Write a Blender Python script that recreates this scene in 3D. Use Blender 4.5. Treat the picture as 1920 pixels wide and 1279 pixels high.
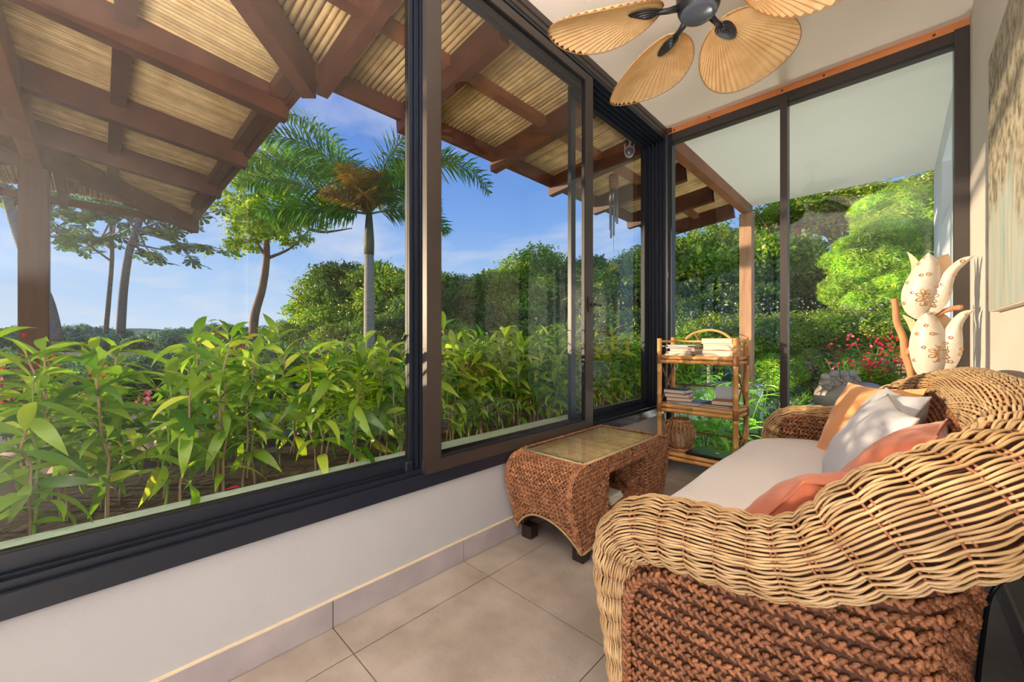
import bpy, math, random
import numpy as np
from mathutils import Vector, Matrix

random.seed(7)
RNG = np.random.default_rng(7)
PI = math.pi
C = bpy.context.scene.collection
for o in list(bpy.data.objects):
    bpy.data.objects.remove(o)

# ---------------------------------------------------------------- camera
CAM_H = 1.03
YAW = math.radians(44.0)
cam = bpy.data.cameras.new('camera')
cam.sensor_width = 36.0
cam.lens = 747.0 / 1920.0 * 36.0
cam.shift_y = -1.5 / 1920.0
cam.clip_start = 0.02
cam.clip_end = 2000
camo = bpy.data.objects.new('camera', cam)
C.objects.link(camo)
camo.location = (0, 0, CAM_H)
camo.rotation_euler = (PI / 2, 0, YAW)
bpy.context.scene.camera = camo

# ---------------------------------------------------------------- world, sun, lights, exposure
vs = bpy.context.scene.view_settings
vs.view_transform = 'Standard'
vs.look = 'None'
vs.exposure = 0.0
vs.gamma = 1.0
vs.use_curve_mapping = False

world = bpy.data.worlds.new('world')
bpy.context.scene.world = world
world.use_nodes = True
nt = world.node_tree
nt.nodes.clear()
wo = nt.nodes.new('ShaderNodeOutputWorld')
bg = nt.nodes.new('ShaderNodeBackground')
tc = nt.nodes.new('ShaderNodeTexCoord')
sep = nt.nodes.new('ShaderNodeSeparateXYZ')
nt.links.new(tc.outputs['Generated'], sep.inputs[0])
ramp = nt.nodes.new('ShaderNodeValToRGB')
cr = ramp.color_ramp
cr.elements[0].position = 0.0
cr.elements[0].color = (0.60, 0.74, 0.90, 1)
cr.elements[1].position = 1.0
cr.elements[1].color = (0.03, 0.11, 0.46, 1)
for pos, col in ((0.12, (0.40, 0.60, 0.88)), (0.28, (0.20, 0.40, 0.82)), (0.5, (0.08, 0.22, 0.66))):
    e = cr.elements.new(pos)
    e.color = (*col, 1)
nt.links.new(sep.outputs['Z'], ramp.inputs[0])
# flat clouds: project the direction on a plane overhead
mx = nt.nodes.new('ShaderNodeMath'); mx.operation = 'ADD'; mx.inputs[1].default_value = 0.12
nt.links.new(sep.outputs['Z'], mx.inputs[0])
dv = nt.nodes.new('ShaderNodeVectorMath'); dv.operation = 'DIVIDE'
cmb = nt.nodes.new('ShaderNodeCombineXYZ')
for k in range(3):
    nt.links.new(mx.outputs[0], cmb.inputs[k])
nt.links.new(tc.outputs['Generated'], dv.inputs[0])
nt.links.new(cmb.outputs[0], dv.inputs[1])
mp = nt.nodes.new('ShaderNodeMapping')
mp.inputs['Scale'].default_value = (0.85, 1.25, 0.0)
mp.inputs['Location'].default_value = (3.4, 1.2, 0)
nt.links.new(dv.outputs[0], mp.inputs[0])
nz = nt.nodes.new('ShaderNodeTexNoise')
nz.inputs['Scale'].default_value = 1.2
nz.inputs['Detail'].default_value = 7
nz.inputs['Roughness'].default_value = 0.55
nz.inputs['Distortion'].default_value = 0.4
nt.links.new(mp.outputs[0], nz.inputs['Vector'])
cl = nt.nodes.new('ShaderNodeValToRGB')
cl.color_ramp.elements[0].position = 0.47
cl.color_ramp.elements[0].color = (0, 0, 0, 1)
cl.color_ramp.elements[1].position = 0.72
cl.color_ramp.elements[1].color = (0.8, 0.8, 0.8, 1)
nt.links.new(nz.outputs['Fac'], cl.inputs[0])
mixc = nt.nodes.new('ShaderNodeMix'); mixc.data_type = 'RGBA'
nt.links.new(cl.outputs[0], mixc.inputs[0])
nt.links.new(ramp.outputs[0], mixc.inputs[6])
mixc.inputs[7].default_value = (0.66, 0.72, 0.84, 1)
nt.links.new(mixc.outputs[2], bg.inputs['Color'])
bg.inputs['Strength'].default_value = 1.05
nt.links.new(bg.outputs[0], wo.inputs['Surface'])

SUN_EL = math.radians(4.6)
SUN_AZ = math.radians(46)          # travels towards +X and +Y
sl = bpy.data.lights.new('sun', 'SUN')
sl.energy = 6.6
sl.angle = math.radians(0.6)
sl.color = (1.0, 0.78, 0.52)
so = bpy.data.objects.new('sun', sl)
C.objects.link(so)
sd = Vector((math.cos(SUN_AZ) * math.cos(SUN_EL), math.sin(SUN_AZ) * math.cos(SUN_EL), -math.sin(SUN_EL)))
so.rotation_euler = sd.to_track_quat('-Z', 'Y').to_euler()


def area(name, loc, target, sx, sy, power, col):
    l = bpy.data.lights.new(name, 'AREA')
    l.shape = 'RECTANGLE'
    l.size = sx
    l.size_y = sy
    l.energy = power
    l.color = col
    o = bpy.data.objects.new(name, l)
    C.objects.link(o)
    o.location = loc
    o.rotation_euler = (Vector(target) - Vector(loc)).to_track_quat('-Z', 'Y').to_euler()
    return o


# added fill behind the camera, an unseen area light bounced off the ceiling
area('ceiling_fill', (-0.58, -0.85, 1.35), (-0.58, -0.80, 3.0), 1.5, 1.2, 170, (1.0, 0.94, 0.90))
# added low fill behind the camera, brightens the sofa end and wall gap
area('low_fill', (0.02, -0.70, 0.36), (0.10, 1.8, 0.3), 0.35, 0.35, 18, (1.0, 0.93, 0.88))
# added unseen area light outside, brightens the soffit from below
area('soffit_fill', (-0.75, 4.9, 0.02), (-0.70, 4.95, 3.0), 0.5, 0.5, 30, (1.0, 0.97, 0.86))


# ---------------------------------------------------------------- mesh helpers
class MB:
    def __init__(self):
        self.V = []
        self.F = []
        self.n = 0

    def add(self, V, F):
        V = np.asarray(V, dtype=np.float64).reshape(-1, 3)
        F = np.asarray(F, dtype=np.int64)
        self.V.append(V)
        self.F.append(F + self.n)
        self.n += len(V)
        return self

    def box(self, x0, x1, y0, y1, z0, z1):
        V = [(x, y, z) for x in (x0, x1) for y in (y0, y1) for z in (z0, z1)]
        return self.add(V, BOXF)

    def cbox(self, c, s, M=None):
        V = np.array([(x, y, z) for x in (-.5, .5) for y in (-.5, .5) for z in (-.5, .5)]) * np.array(s)
        if M is not None:
            V = V @ np.array(M)[:3, :3].T
        return self.add(V + np.array(c), BOXF)

    def beam(self, p, q, w, h, up=(0, 0, 1)):
        p = np.array(p, float); q = np.array(q, float)
        d = q - p; L = np.linalg.norm(d); d /= L
        u = np.array(up, float)
        s = np.cross(d, u); s /= np.linalg.norm(s)
        u = np.cross(s, d)
        M = np.stack([d, s, u], 1)
        V = np.array([(x, y, z) for x in (-.5, .5) for y in (-.5, .5) for z in (-.5, .5)]) * np.array((L, w, h))
        return self.add(V @ M.T + (p + q) / 2, BOXF)

    def bevbox(self, c, s, b=.005, M=None):
        """box with chamfered edges"""
        hx, hy, hz = [a / 2 for a in s]
        V = []
        for sx in (-1, 1):
            for sy in (-1, 1):
                for sz in (-1, 1):
                    V.append((sx * hx, sy * (hy - b), sz * (hz - b)))
                    V.append((sx * (hx - b), sy * hy, sz * (hz - b)))
                    V.append((sx * (hx - b), sy * (hy - b), sz * hz))
        V = np.array(V)
        if M is not None:
            V = V @ np.array(M)[:3, :3].T
        self.add(V + np.array(c), BEVQ)
        self.F.append(BEVT + self.n - 24)
        return self

    def tube(self, pts, r, n=8, caps=True):
        P = np.array(pts, float)
        m = len(P)
        R = np.full(m, r, float) if np.isscalar(r) else np.array(r, float)
        T, N, B = frames(P)
        a = np.arange(n) * 2 * PI / n
        ring = np.cos(a)[None, :, None] * N[:, None, :] + np.sin(a)[None, :, None] * B[:, None, :]
        V = P[:, None, :] + ring * R[:, None, None]
        i = np.arange(m - 1)[:, None] * n
        j = np.arange(n)[None, :]
        j2 = (j + 1) % n
        F = np.stack([i + j, i + j2, i + n + j2, i + n + j], -1).reshape(-1, 4)
        self.add(V.reshape(-1, 3), F)
        if caps:
            b = self.n - m * n
            self.F.append(np.array([[b + k for k in range(n)][::-1]]))
            self.F.append(np.array([[b + (m - 1) * n + k for k in range(n)]]))
        return self

    def lathe(self, prof, c=(0, 0, 0), n=24, M=None):
        P = np.array(prof, float)
        a = np.arange(n) * 2 * PI / n
        V = np.stack([P[:, 0][:, None] * np.cos(a), P[:, 0][:, None] * np.sin(a), np.repeat(P[:, 1][:, None], n, 1)], -1)
        V = V.reshape(-1, 3)
        if M is not None:
            V = V @ np.array(M)[:3, :3].T
        m = len(P)
        i = np.arange(m - 1)[:, None] * n
        j = np.arange(n)[None, :]
        j2 = (j + 1) % n
        F = np.stack([i + j, i + j2, i + n + j2, i + n + j], -1).reshape(-1, 4)
        return self.add(V + np.array(c), F)

    def grid(self, G, closed_u=False, closed_v=False):
        G = np.asarray(G, float)
        m, n = G.shape[:2]
        F = []
        mu = m if closed_u else m - 1
        nv = n if closed_v else n - 1
        i = np.arange(mu)[:, None]; j = np.arange(nv)[None, :]
        i2 = (i + 1) % m; j2 = (j + 1) % n
        F = np.stack([i * n + j, i * n + j2, i2 * n + j2, i2 * n + j], -1).reshape(-1, 4)
        return self.add(G.reshape(-1, 3), F)

    def inst(self, TV, TF, M, T):
        """TV (k,3) TF (f,c) M (n,3,3) with columns = axes, T (n,3)"""
        V = np.einsum('nij,kj->nki', M, TV) + T[:, None, :]
        k = len(TV)
        F = TF[None] + (np.arange(len(T)) * k)[:, None, None]
        return self.add(V.reshape(-1, 3), F.reshape(-1, TF.shape[1]))

    def mesh(self, name, off=(0, 0, 0), smooth=False):
        V = np.concatenate(self.V) - np.array(off)
        me = bpy.data.meshes.new(name)
        me.vertices.add(len(V))
        me.vertices.foreach_set('co', V.astype(np.float32).ravel())
        li = np.concatenate([f.ravel() for f in self.F])
        cnt = np.concatenate([np.full(len(f), f.shape[1]) for f in self.F])
        me.loops.add(len(li))
        me.loops.foreach_set('vertex_index', li.astype(np.int32))
        me.polygons.add(len(cnt))
        st = np.concatenate([[0], np.cumsum(cnt)[:-1]])
        me.polygons.foreach_set('loop_start', st.astype(np.int32))
        me.polygons.foreach_set('use_smooth', np.full(len(cnt), bool(smooth)))
        me.update(calc_edges=True)
        return me

    def bounds(self):
        V = np.concatenate(self.V)
        return V.min(0), V.max(0)


BOXF = np.array([(0, 1, 3, 2), (4, 6, 7, 5), (0, 4, 5, 1), (2, 3, 7, 6), (0, 2, 6, 4), (1, 5, 7, 3)])


def _bev():
    def idx(sx, sy, sz, k):
        return (((sx > 0) * 2 + (sy > 0)) * 2 + (sz > 0)) * 3 + k
    Q = []
    T = []
    for s in (-1, 1):
        Q.append([idx(s, a, b, 0) for a, b in ((-1, -1), (1, -1), (1, 1), (-1, 1))][::s])
        Q.append([idx(a, s, b, 1) for a, b in ((-1, -1), (-1, 1), (1, 1), (1, -1))][::s])
        Q.append([idx(a, b, s, 2) for a, b in ((-1, -1), (1, -1), (1, 1), (-1, 1))][::s])
    for a in (-1, 1):
        for b in (-1, 1):
            Q.append([idx(a, b, -1, 0), idx(a, b, 1, 0), idx(a, b, 1, 1), idx(a, b, -1, 1)][::a * b])
            Q.append([idx(a, -1, b, 0), idx(a, -1, b, 2), idx(a, 1, b, 2), idx(a, 1, b, 0)][::a * b])
            Q.append([idx(-1, a, b, 1), idx(1, a, b, 1), idx(1, a, b, 2), idx(-1, a, b, 2)][::a * b])
    for a in (-1, 1):
        for b in (-1, 1):
            for c in (-1, 1):
                T.append([idx(a, b, c, k) for k in range(3)][::a * b * c])
    return np.array(Q), np.array(T)


BEVQ, BEVT = _bev()


def frames(P):
    m = len(P)
    T = np.zeros_like(P)
    T[1:-1] = P[2:] - P[:-2]
    T[0] = P[1] - P[0]
    T[-1] = P[-1] - P[-2]
    T /= np.maximum(np.linalg.norm(T, axis=1), 1e-9)[:, None]
    N = np.zeros_like(P)
    ref = np.array((0, 0, 1.0)) if abs(T[0][2]) < .9 else np.array((1.0, 0, 0))
    v = ref - T[0] * (ref @ T[0])
    N[0] = v / np.linalg.norm(v)
    for i in range(1, m):
        v = N[i - 1] - T[i] * (N[i - 1] @ T[i])
        N[i] = v / max(np.linalg.norm(v), 1e-9)
    return T, N, np.cross(T, N)


def spline(pts, n):
    """Catmull-Rom through rows (any dimension), n samples evenly spaced by arc length"""
    P = np.array(pts, float)
    E = np.vstack([2 * P[0] - P[1], P, 2 * P[-1] - P[-2]])
    out = []
    for i in range(len(P) - 1):
        p0, p1, p2, p3 = E[i:i + 4]
        for t in np.linspace(0, 1, 24, endpoint=False):
            out.append(.5 * (2 * p1 + (p2 - p0) * t + (2 * p0 - 5 * p1 + 4 * p2 - p3) * t * t + (3 * p1 - p0 - 3 * p2 + p3) * t ** 3))
    out.append(P[-1])
    out = np.array(out)
    d = np.concatenate([[0], np.cumsum(np.linalg.norm(np.diff(out[:, :3], axis=0), axis=1))])
    s = np.linspace(0, d[-1], n)
    return np.stack([np.interp(s, d, out[:, k]) for k in range(out.shape[1])], 1)


def origin(o):
    v = Vector(o.location)
    while o.parent:
        o = o.parent
        v += Vector(o.location)
    return v


def part(name, mb, mat, parent, smooth=False, local=False, label=None, kind=None):
    off = (0, 0, 0) if local else origin(parent)
    me = mb.mesh(name, off, smooth)
    me.materials.append(mat)
    o = bpy.data.objects.new(name, me)
    C.objects.link(o)
    o.parent = parent
    if label:
        o['label'] = label
    if kind:
        o['kind'] = kind
    return o


def tag(o, label=None, cat=None, group=None, kind=None):
    if label: o['label'] = label
    if cat: o['category'] = cat
    if group: o['group'] = group
    if kind: o['kind'] = kind
    return o


def solo(name, mb, mat, label=None, cat=None, group=None, kind=None, smooth=False):
    a, b = mb.bounds()
    base = ((a[0] + b[0]) / 2, (a[1] + b[1]) / 2, a[2])
    me = mb.mesh(name, base, smooth)
    me.materials.append(mat)
    o = bpy.data.objects.new(name, me)
    C.objects.link(o)
    o.location = base
    return tag(o, label, cat, group, kind)


def thing(name, loc, label=None, cat=None, group=None, kind=None, rot=None):
    o = bpy.data.objects.new(name, None)
    C.objects.link(o)
    o.location = loc
    o.empty_display_size = .05
    if rot:
        o.rotation_euler = rot
    return tag(o, label, cat, group, kind)


def copy_tree(o, parent=None):
    c = o.copy()
    C.objects.link(c)
    c.parent = parent
    for ch in list(o.children):
        copy_tree(ch, c)
    return c


def rays(px, w):
    """ground position at camera depth w in the column px of the photograph"""
    s = (px - 960) / 747.0
    return (-math.sin(YAW) + s * math.cos(YAW)) * w, (math.cos(YAW) + s * math.sin(YAW)) * w


# ---------------------------------------------------------------- materials
def mat(name, col, rough=.6, var=.12, scale=6.0, stretch=(1, 1, 1), bump=0.0, spec=.5, metal=0.0,
        col2=None, island=False, bscale=None, detail=5, coat=0.0, sheen=0.0, contrast=.25):
    m = bpy.data.materials.new(name)
    m.use_nodes = True
    t = m.node_tree
    b = t.nodes['Principled BSDF']
    b.inputs['Roughness'].default_value = rough
    b.inputs['Specular IOR Level'].default_value = spec
    b.inputs['Metallic'].default_value = metal
    b.inputs['Coat Weight'].default_value = coat
    b.inputs['Sheen Weight'].default_value = sheen
    tcn = t.nodes.new('ShaderNodeTexCoord')
    mpn = t.nodes.new('ShaderNodeMapping')
    mpn.inputs['Scale'].default_value = stretch
    t.links.new(tcn.outputs['Object'], mpn.inputs[0])
    n = t.nodes.new('ShaderNodeTexNoise')
    n.inputs['Scale'].default_value = scale
    n.inputs['Detail'].default_value = detail
    t.links.new(mpn.outputs[0], n.inputs['Vector'])
    r = t.nodes.new('ShaderNodeValToRGB')
    c1 = np.array(col)
    c2 = np.array(col2) if col2 else np.clip(c1 * (1 + var), 0, 1)
    c1 = c1 if col2 else c1 * (1 - var)
    r.color_ramp.elements[0].position = .5 - contrast
    r.color_ramp.elements[1].position = .5 + contrast
    r.color_ramp.elements[0].color = (*c1, 1)
    r.color_ramp.elements[1].color = (*c2, 1)
    t.links.new(n.outputs['Fac'], r.inputs[0])
    out = r.outputs[0]
    if island:
        g = t.nodes.new('ShaderNodeNewGeometry')
        oi = t.nodes.new('ShaderNodeObjectInfo')
        ad = t.nodes.new('ShaderNodeMath'); ad.operation = 'ADD'
        fr = t.nodes.new('ShaderNodeMath'); fr.operation = 'FRACT'
        t.links.new(g.outputs['Random Per Island'], ad.inputs[0])
        t.links.new(oi.outputs['Random'], ad.inputs[1])
        t.links.new(ad.outputs[0], fr.inputs[0])
        mr = t.nodes.new('ShaderNodeMapRange')
        mr.inputs['To Min'].default_value = 1 - island
        mr.inputs['To Max'].default_value = 1 + island
        t.links.new(fr.outputs[0], mr.inputs['Value'])
        mu = t.nodes.new('ShaderNodeVectorMath'); mu.operation = 'SCALE'
        t.links.new(out, mu.inputs[0])
        t.links.new(mr.outputs[0], mu.inputs['Scale'])
        out = mu.outputs[0]
    t.links.new(out, b.inputs['Base Color'])
    if bump:
        n2 = t.nodes.new('ShaderNodeTexNoise')
        n2.inputs['Scale'].default_value = bscale or scale * 4
        n2.inputs['Detail'].default_value = 6
        t.links.new(mpn.outputs[0], n2.inputs['Vector'])
        bp = t.nodes.new('ShaderNodeBump')
        bp.inputs['Strength'].default_value = bump
        bp.inputs['Distance'].default_value = .01
        t.links.new(n2.outputs['Fac'], bp.inputs['Height'])
        t.links.new(bp.outputs[0], b.inputs['Normal'])
    return m


def leafmat(name, c1, c2, c3=None, trans=.45, rough=.4, gloss=.06):
    m = bpy.data.materials.new(name)
    m.use_nodes = True
    t = m.node_tree
    t.nodes.clear()
    out = t.nodes.new('ShaderNodeOutputMaterial')
    g = t.nodes.new('ShaderNodeNewGeometry')
    oi = t.nodes.new('ShaderNodeObjectInfo')
    ad = t.nodes.new('ShaderNodeMath'); ad.operation = 'ADD'
    fr = t.nodes.new('ShaderNodeMath'); fr.operation = 'FRACT'
    t.links.new(g.outputs['Random Per Island'], ad.inputs[0])
    t.links.new(oi.outputs['Random'], ad.inputs[1])
    t.links.new(ad.outputs[0], fr.inputs[0])
    r = t.nodes.new('ShaderNodeValToRGB')
    r.color_ramp.elements[0].color = (*c1, 1)
    r.color_ramp.elements[1].color = (*c2, 1)
    if c3:
        r.color_ramp.elements[1].position = .86
        e = r.color_ramp.elements.new(1.0)
        e.color = (*c3, 1)
    t.links.new(fr.outputs[0], r.inputs[0])
    tcn = t.nodes.new('ShaderNodeTexCoord')
    n = t.nodes.new('ShaderNodeTexNoise')
    n.inputs['Scale'].default_value = 1.3
    n.inputs['Detail'].default_value = 2
    t.links.new(tcn.outputs['Object'], n.inputs['Vector'])
    mr = t.nodes.new('ShaderNodeMapRange')
    mr.inputs['From Min'].default_value = .35
    mr.inputs['From Max'].default_value = .65
    mr.inputs['To Min'].default_value = .75
    mr.inputs['To Max'].default_value = 1.25
    t.links.new(n.outputs['Fac'], mr.inputs['Value'])
    mu = t.nodes.new('ShaderNodeVectorMath'); mu.operation = 'SCALE'
    t.links.new(r.outputs[0], mu.inputs[0])
    t.links.new(mr.outputs[0], mu.inputs['Scale'])
    d = t.nodes.new('ShaderNodeBsdfDiffuse')
    tr = t.nodes.new('ShaderNodeBsdfTranslucent')
    t.links.new(mu.outputs[0], d.inputs['Color'])
    hs = t.nodes.new('ShaderNodeVectorMath'); hs.operation = 'MULTIPLY'
    hs.inputs[1].default_value = (1.25, 1.35, .35)
    t.links.new(mu.outputs[0], hs.inputs[0])
    t.links.new(hs.outputs[0], tr.inputs['Color'])
    mi = t.nodes.new('ShaderNodeMixShader')
    mi.inputs[0].default_value = trans
    t.links.new(d.outputs[0], mi.inputs[1])
    t.links.new(tr.outputs[0], mi.inputs[2])
    gl = t.nodes.new('ShaderNodeBsdfGlossy')
    gl.inputs['Roughness'].default_value = rough
    gl.inputs['Color'].default_value = (.9, .95, 1, 1)
    m2 = t.nodes.new('ShaderNodeMixShader')
    m2.inputs[0].default_value = gloss
    t.links.new(mi.outputs[0], m2.inputs[1])
    t.links.new(gl.outputs[0], m2.inputs[2])
    t.links.new(m2.outputs[0], out.inputs['Surface'])
    return m


def glassmat(name, ior=1.5, tint=(1, 1, 1), rough=0.0):
    m = bpy.data.materials.new(name)
    m.use_nodes = True
    t = m.node_tree
    t.nodes.clear()
    out = t.nodes.new('ShaderNodeOutputMaterial')
    f = t.nodes.new('ShaderNodeFresnel')
    g = t.nodes.new('ShaderNodeNewGeometry')
    mr = t.nodes.new('ShaderNodeMapRange')      # same reflectance seen from either side
    mr.inputs['To Min'].default_value = ior
    mr.inputs['To Max'].default_value = 1 / ior
    t.links.new(g.outputs['Backfacing'], mr.inputs['Value'])
    t.links.new(mr.outputs[0], f.inputs['IOR'])
    tr = t.nodes.new('ShaderNodeBsdfTransparent')
    tr.inputs['Color'].default_value = (*tint, 1)
    gl = t.nodes.new('ShaderNodeBsdfGlossy')
    gl.inputs['Roughness'].default_value = rough
    mi = t.nodes.new('ShaderNodeMixShader')
    t.links.new(f.outputs[0], mi.inputs[0])
    t.links.new(tr.outputs[0], mi.inputs[1])
    t.links.new(gl.outputs[0], mi.inputs[2])
    t.links.new(mi.outputs[0], out.inputs['Surface'])
    return m


M = {}
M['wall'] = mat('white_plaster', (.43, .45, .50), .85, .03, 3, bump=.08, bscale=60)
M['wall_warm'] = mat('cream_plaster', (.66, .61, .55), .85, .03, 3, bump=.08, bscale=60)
M['ceil'] = mat('ceiling_plaster', (.86, .76, .66), .9, .03, 1.5, bump=.05, bscale=40)
M['soffit'] = mat('soffit_plaster', (.80, .82, .76), .9, .02, 2)
M['tile'] = mat('stone_tile', (.29, .25, .215), .45, .2, 5, col2=(.44, .395, .365), bump=.12, bscale=70, contrast=.17, detail=9)
M['skirt'] = mat('skirting_tile', (.30, .28, .31), .5, .1, 6, col2=(.42, .39, .43), bump=.1, bscale=60)
M['grout'] = mat('grout', (.16, .12, .09), .9, .1, 30)
M['bead'] = mat('sealant', (.72, .62, .45), .7, .05, 20)
M['alu'] = mat('dark_aluminium', (.014, .019, .032), .34, .1, 5, spec=.4)
M['bronze'] = mat('bronze_aluminium', (.042, .033, .030), .38, .08, 5, spec=.5)
M['seal'] = mat('black_rubber', (.006, .006, .008), .5, .1, 20)
M['chrome'] = mat('worn_metal', (.45, .44, .42), .3, .05, 20, metal=1)
M['glass'] = glassmat('window_glass')
M['tglass'] = glassmat('table_glass', 1.52, (.93, .98, .95))
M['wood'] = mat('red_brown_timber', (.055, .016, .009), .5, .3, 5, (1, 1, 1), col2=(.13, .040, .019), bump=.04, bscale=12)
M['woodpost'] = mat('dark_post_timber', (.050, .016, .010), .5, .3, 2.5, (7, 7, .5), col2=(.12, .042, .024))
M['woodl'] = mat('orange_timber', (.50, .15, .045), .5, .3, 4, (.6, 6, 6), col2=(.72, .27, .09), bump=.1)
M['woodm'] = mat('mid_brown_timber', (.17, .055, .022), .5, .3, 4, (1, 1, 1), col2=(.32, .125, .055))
M['post'] = mat('weathered_timber', (.30, .16, .09), .7, .3, 5, (3, 3, .5), col2=(.48, .29, .18), bump=.2)
M['cane'] = mat('roof_cane', (.50, .31, .12), .6, .3, 9, col2=(.74, .53, .26), bump=.25, bscale=50, island=.22)
M['deck'] = mat('roof_board', (.05, .03, .02), .9, .2, 5)
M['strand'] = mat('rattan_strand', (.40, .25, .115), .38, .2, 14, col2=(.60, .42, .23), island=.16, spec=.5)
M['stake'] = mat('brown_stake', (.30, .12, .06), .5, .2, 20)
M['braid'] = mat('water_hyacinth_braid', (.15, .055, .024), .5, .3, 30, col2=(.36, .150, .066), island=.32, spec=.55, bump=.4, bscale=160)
M['braidt'] = mat('sunlit_hyacinth_braid', (.22, .085, .038), .42, .3, 30, col2=(.52, .24, .115), island=.32, spec=.6, bump=.4, bscale=160)  # sofa braid lifted in colour to stand for sunlight on the table
M['core'] = mat('dark_weave_core', (.07, .025, .012), .8, .2, 30)
M['feet'] = mat('dark_feet', (.02, .012, .010), .4, .2, 10)
M['cushion'] = mat('white_cotton', (.80, .76, .76), .9, .03, 2, sheen=.2, bump=.12, bscale=9)
M['coral'] = mat('coral_cotton', (.64, .175, .085), .85, .1, 4, sheen=.3, bump=.35, bscale=12)
M['orange'] = mat('orange_cotton', (.90, .40, .15), .85, .08, 4, sheen=.3, bump=.35, bscale=12)
M['linen'] = mat('white_linen', (.52, .54, .60), .9, .05, 4, sheen=.2, bump=.5, bscale=14)
M['piping'] = mat('grey_trim', (.34, .30, .26), .8, .1, 20)
M['bamboo'] = mat('varnished_bamboo', (.60, .27, .08), .35, .3, 7, col2=(.86, .50, .18), spec=.5, coat=.3)
M['bambood'] = mat('bamboo_node', (.26, .10, .03), .5, .2, 20)
M['rattan'] = mat('rattan_brace', (.28, .12, .05), .5, .2, 20)
M['lantern'] = mat('lantern_cane', (.42, .19, .09), .5, .25, 14, col2=(.60, .32, .17))
M['paper'] = mat('book_pages', (.74, .68, .58), .9, .06, 60, (1, 1, 12))
M['fanblade'] = mat('palm_leaf_blade', (.66, .40, .17), .6, .18, 12, col2=(.82, .56, .28), bump=.12)
M['blackplastic'] = mat('dark_metal', (.020, .018, .020), .4, .1, 10)
M['hub'] = mat('smoky_lens', (.10, .11, .14), .18, .1, 10)
M['capiz'] = mat('capiz_shell', (.64, .60, .54), .35, .05, 60, col2=(.60, .54, .47), contrast=.16, detail=3)
M['capizin'] = mat('petal_inside', (.78, .56, .34), .6, .1, 10)
M['ring'] = mat('bronze_ring', (.42, .20, .06), .45, .1, 20)
M['drift'] = mat('driftwood', (.55, .27, .13), .8, .25, 9, (4, 4, .6), bump=.3)
M['whiteout'] = mat('white_render', (.74, .80, .88), .85, .03, 3)
M['curb'] = mat('pale_green_curb', (.42, .56, .50), .8, .1, 6, bump=.2)
M['pave'] = mat('pinkish_paving', (.46, .38, .36), .8, .2, 3, bump=.3)
M['soil'] = mat('garden_soil', (.045, .032, .022), 1, .4, 6, col2=(.08, .06, .03), bump=.8, bscale=20)
M['lawn'] = mat('garden_ground', (.10, .17, .05), 1, .4, 2, col2=(.20, .26, .09), bump=.8, bscale=12)
M['rock'] = mat('grey_brown_rock', (.46, .35, .24), .9, .3, 5, col2=(.72, .60, .44), bump=.8, bscale=18)
M['pebble'] = mat('river_pebble', (.34, .34, .42), .6, .2, 6, island=.3)
M['trunk'] = mat('pale_bark', (.20, .17, .15), .9, .3, 3, (3, 3, 10), col2=(.34, .31, .29), bump=.4)
M['trunkw'] = mat('warm_bark', (.24, .13, .08), .9, .3, 3, (3, 3, .6), col2=(.42, .26, .17), bump=.4)
M['palmtrunk'] = mat('palm_bark', (.25, .26, .22), .8, .3, 3, (1, 1, 14), col2=(.42, .40, .34), bump=.3)
M['crownshaft'] = mat('crownshaft', (.12, .14, .08), .6, .3, 3, (6, 6, 1))
M['steel'] = mat('chime_tube', (.30, .32, .36), .28, .1, 10, metal=.9)
M['chimewood'] = mat('chime_cap', (.16, .08, .05), .6, .4, 30, col2=(.36, .17, .09))
M['silver'] = mat('camera_shell', (.62, .64, .66), .4, .05, 10)
M['hillf'] = leafmat('hazy_hill_foliage', (.20, .36, .26), (.38, .54, .34), (.56, .64, .38), .2)  # bluish haze of distance mixed into the leaf colours
M['dark'] = leafmat('dark_foliage', (.06, .16, .02), (.21, .35, .04), (.44, .52, .06))
M['mid'] = leafmat('mid_foliage', (.13, .28, .02), (.54, .66, .06), (.86, .84, .12))
M['bright'] = leafmat('bright_foliage', (.19, .46, .03), (.60, .78, .06), (.86, .90, .12))
M['hedge'] = leafmat('hedge_leaf', (.05, .20, .02), (.36, .58, .05), (.70, .80, .12), .5, .35, .04)
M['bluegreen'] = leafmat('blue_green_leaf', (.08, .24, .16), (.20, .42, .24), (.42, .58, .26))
M['lobed'] = leafmat('lobed_leaf', (.035, .12, .07), (.11, .28, .12), (.34, .46, .12), .35)
M['palm'] = leafmat('palm_leaflet', (.05, .20, .05), (.18, .42, .07), (.46, .64, .10), .4, .3, .1)
M['palmdry'] = leafmat('drying_leaflet', (.20, .15, .03), (.42, .22, .04), (.16, .22, .04), .4)
M['grass'] = leafmat('blade_green', (.14, .42, .06), (.36, .66, .12), (.62, .80, .22))
M['purple'] = leafmat('purple_leaf', (.10, .02, .04), (.24, .05, .10), (.40, .06, .16))
M['red'] = leafmat('red_flower', (.55, .01, .03), (.90, .03, .06), (.95, .10, .12), .3)
M['orangef'] = leafmat('orange_flower', (.80, .12, .02), (.95, .30, .04), None, .3)
M['pink'] = leafmat('pink_flower', (.70, .10, .35), (.90, .35, .60), None, .3)
M['violet'] = leafmat('pale_violet_flower', (.45, .35, .60), (.70, .62, .85), None, .3)
M['twig'] = mat('hedge_stem', (.22, .14, .09), .8, .3, 10, col2=(.40, .30, .20))
M['green_stem'] = mat('green_stem', (.16, .30, .06), .6, .2, 10)
M['glassedge'] = mat('green_glass_edge', (.10, .22, .18), .2, .1, 10)
M['cable'] = mat('black_cable', (.012, .012, .014), .45, .1, 10)


def colmat(name, c, rough=.6):
    return mat(name, c, rough, .06, 12)
# ================================================================ room shell
WX = -1.46      # inner face of the window wall
RX = 0.30       # inner face of the picture wall
FY = 3.49       # far glass
CZ = 2.875

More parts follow.
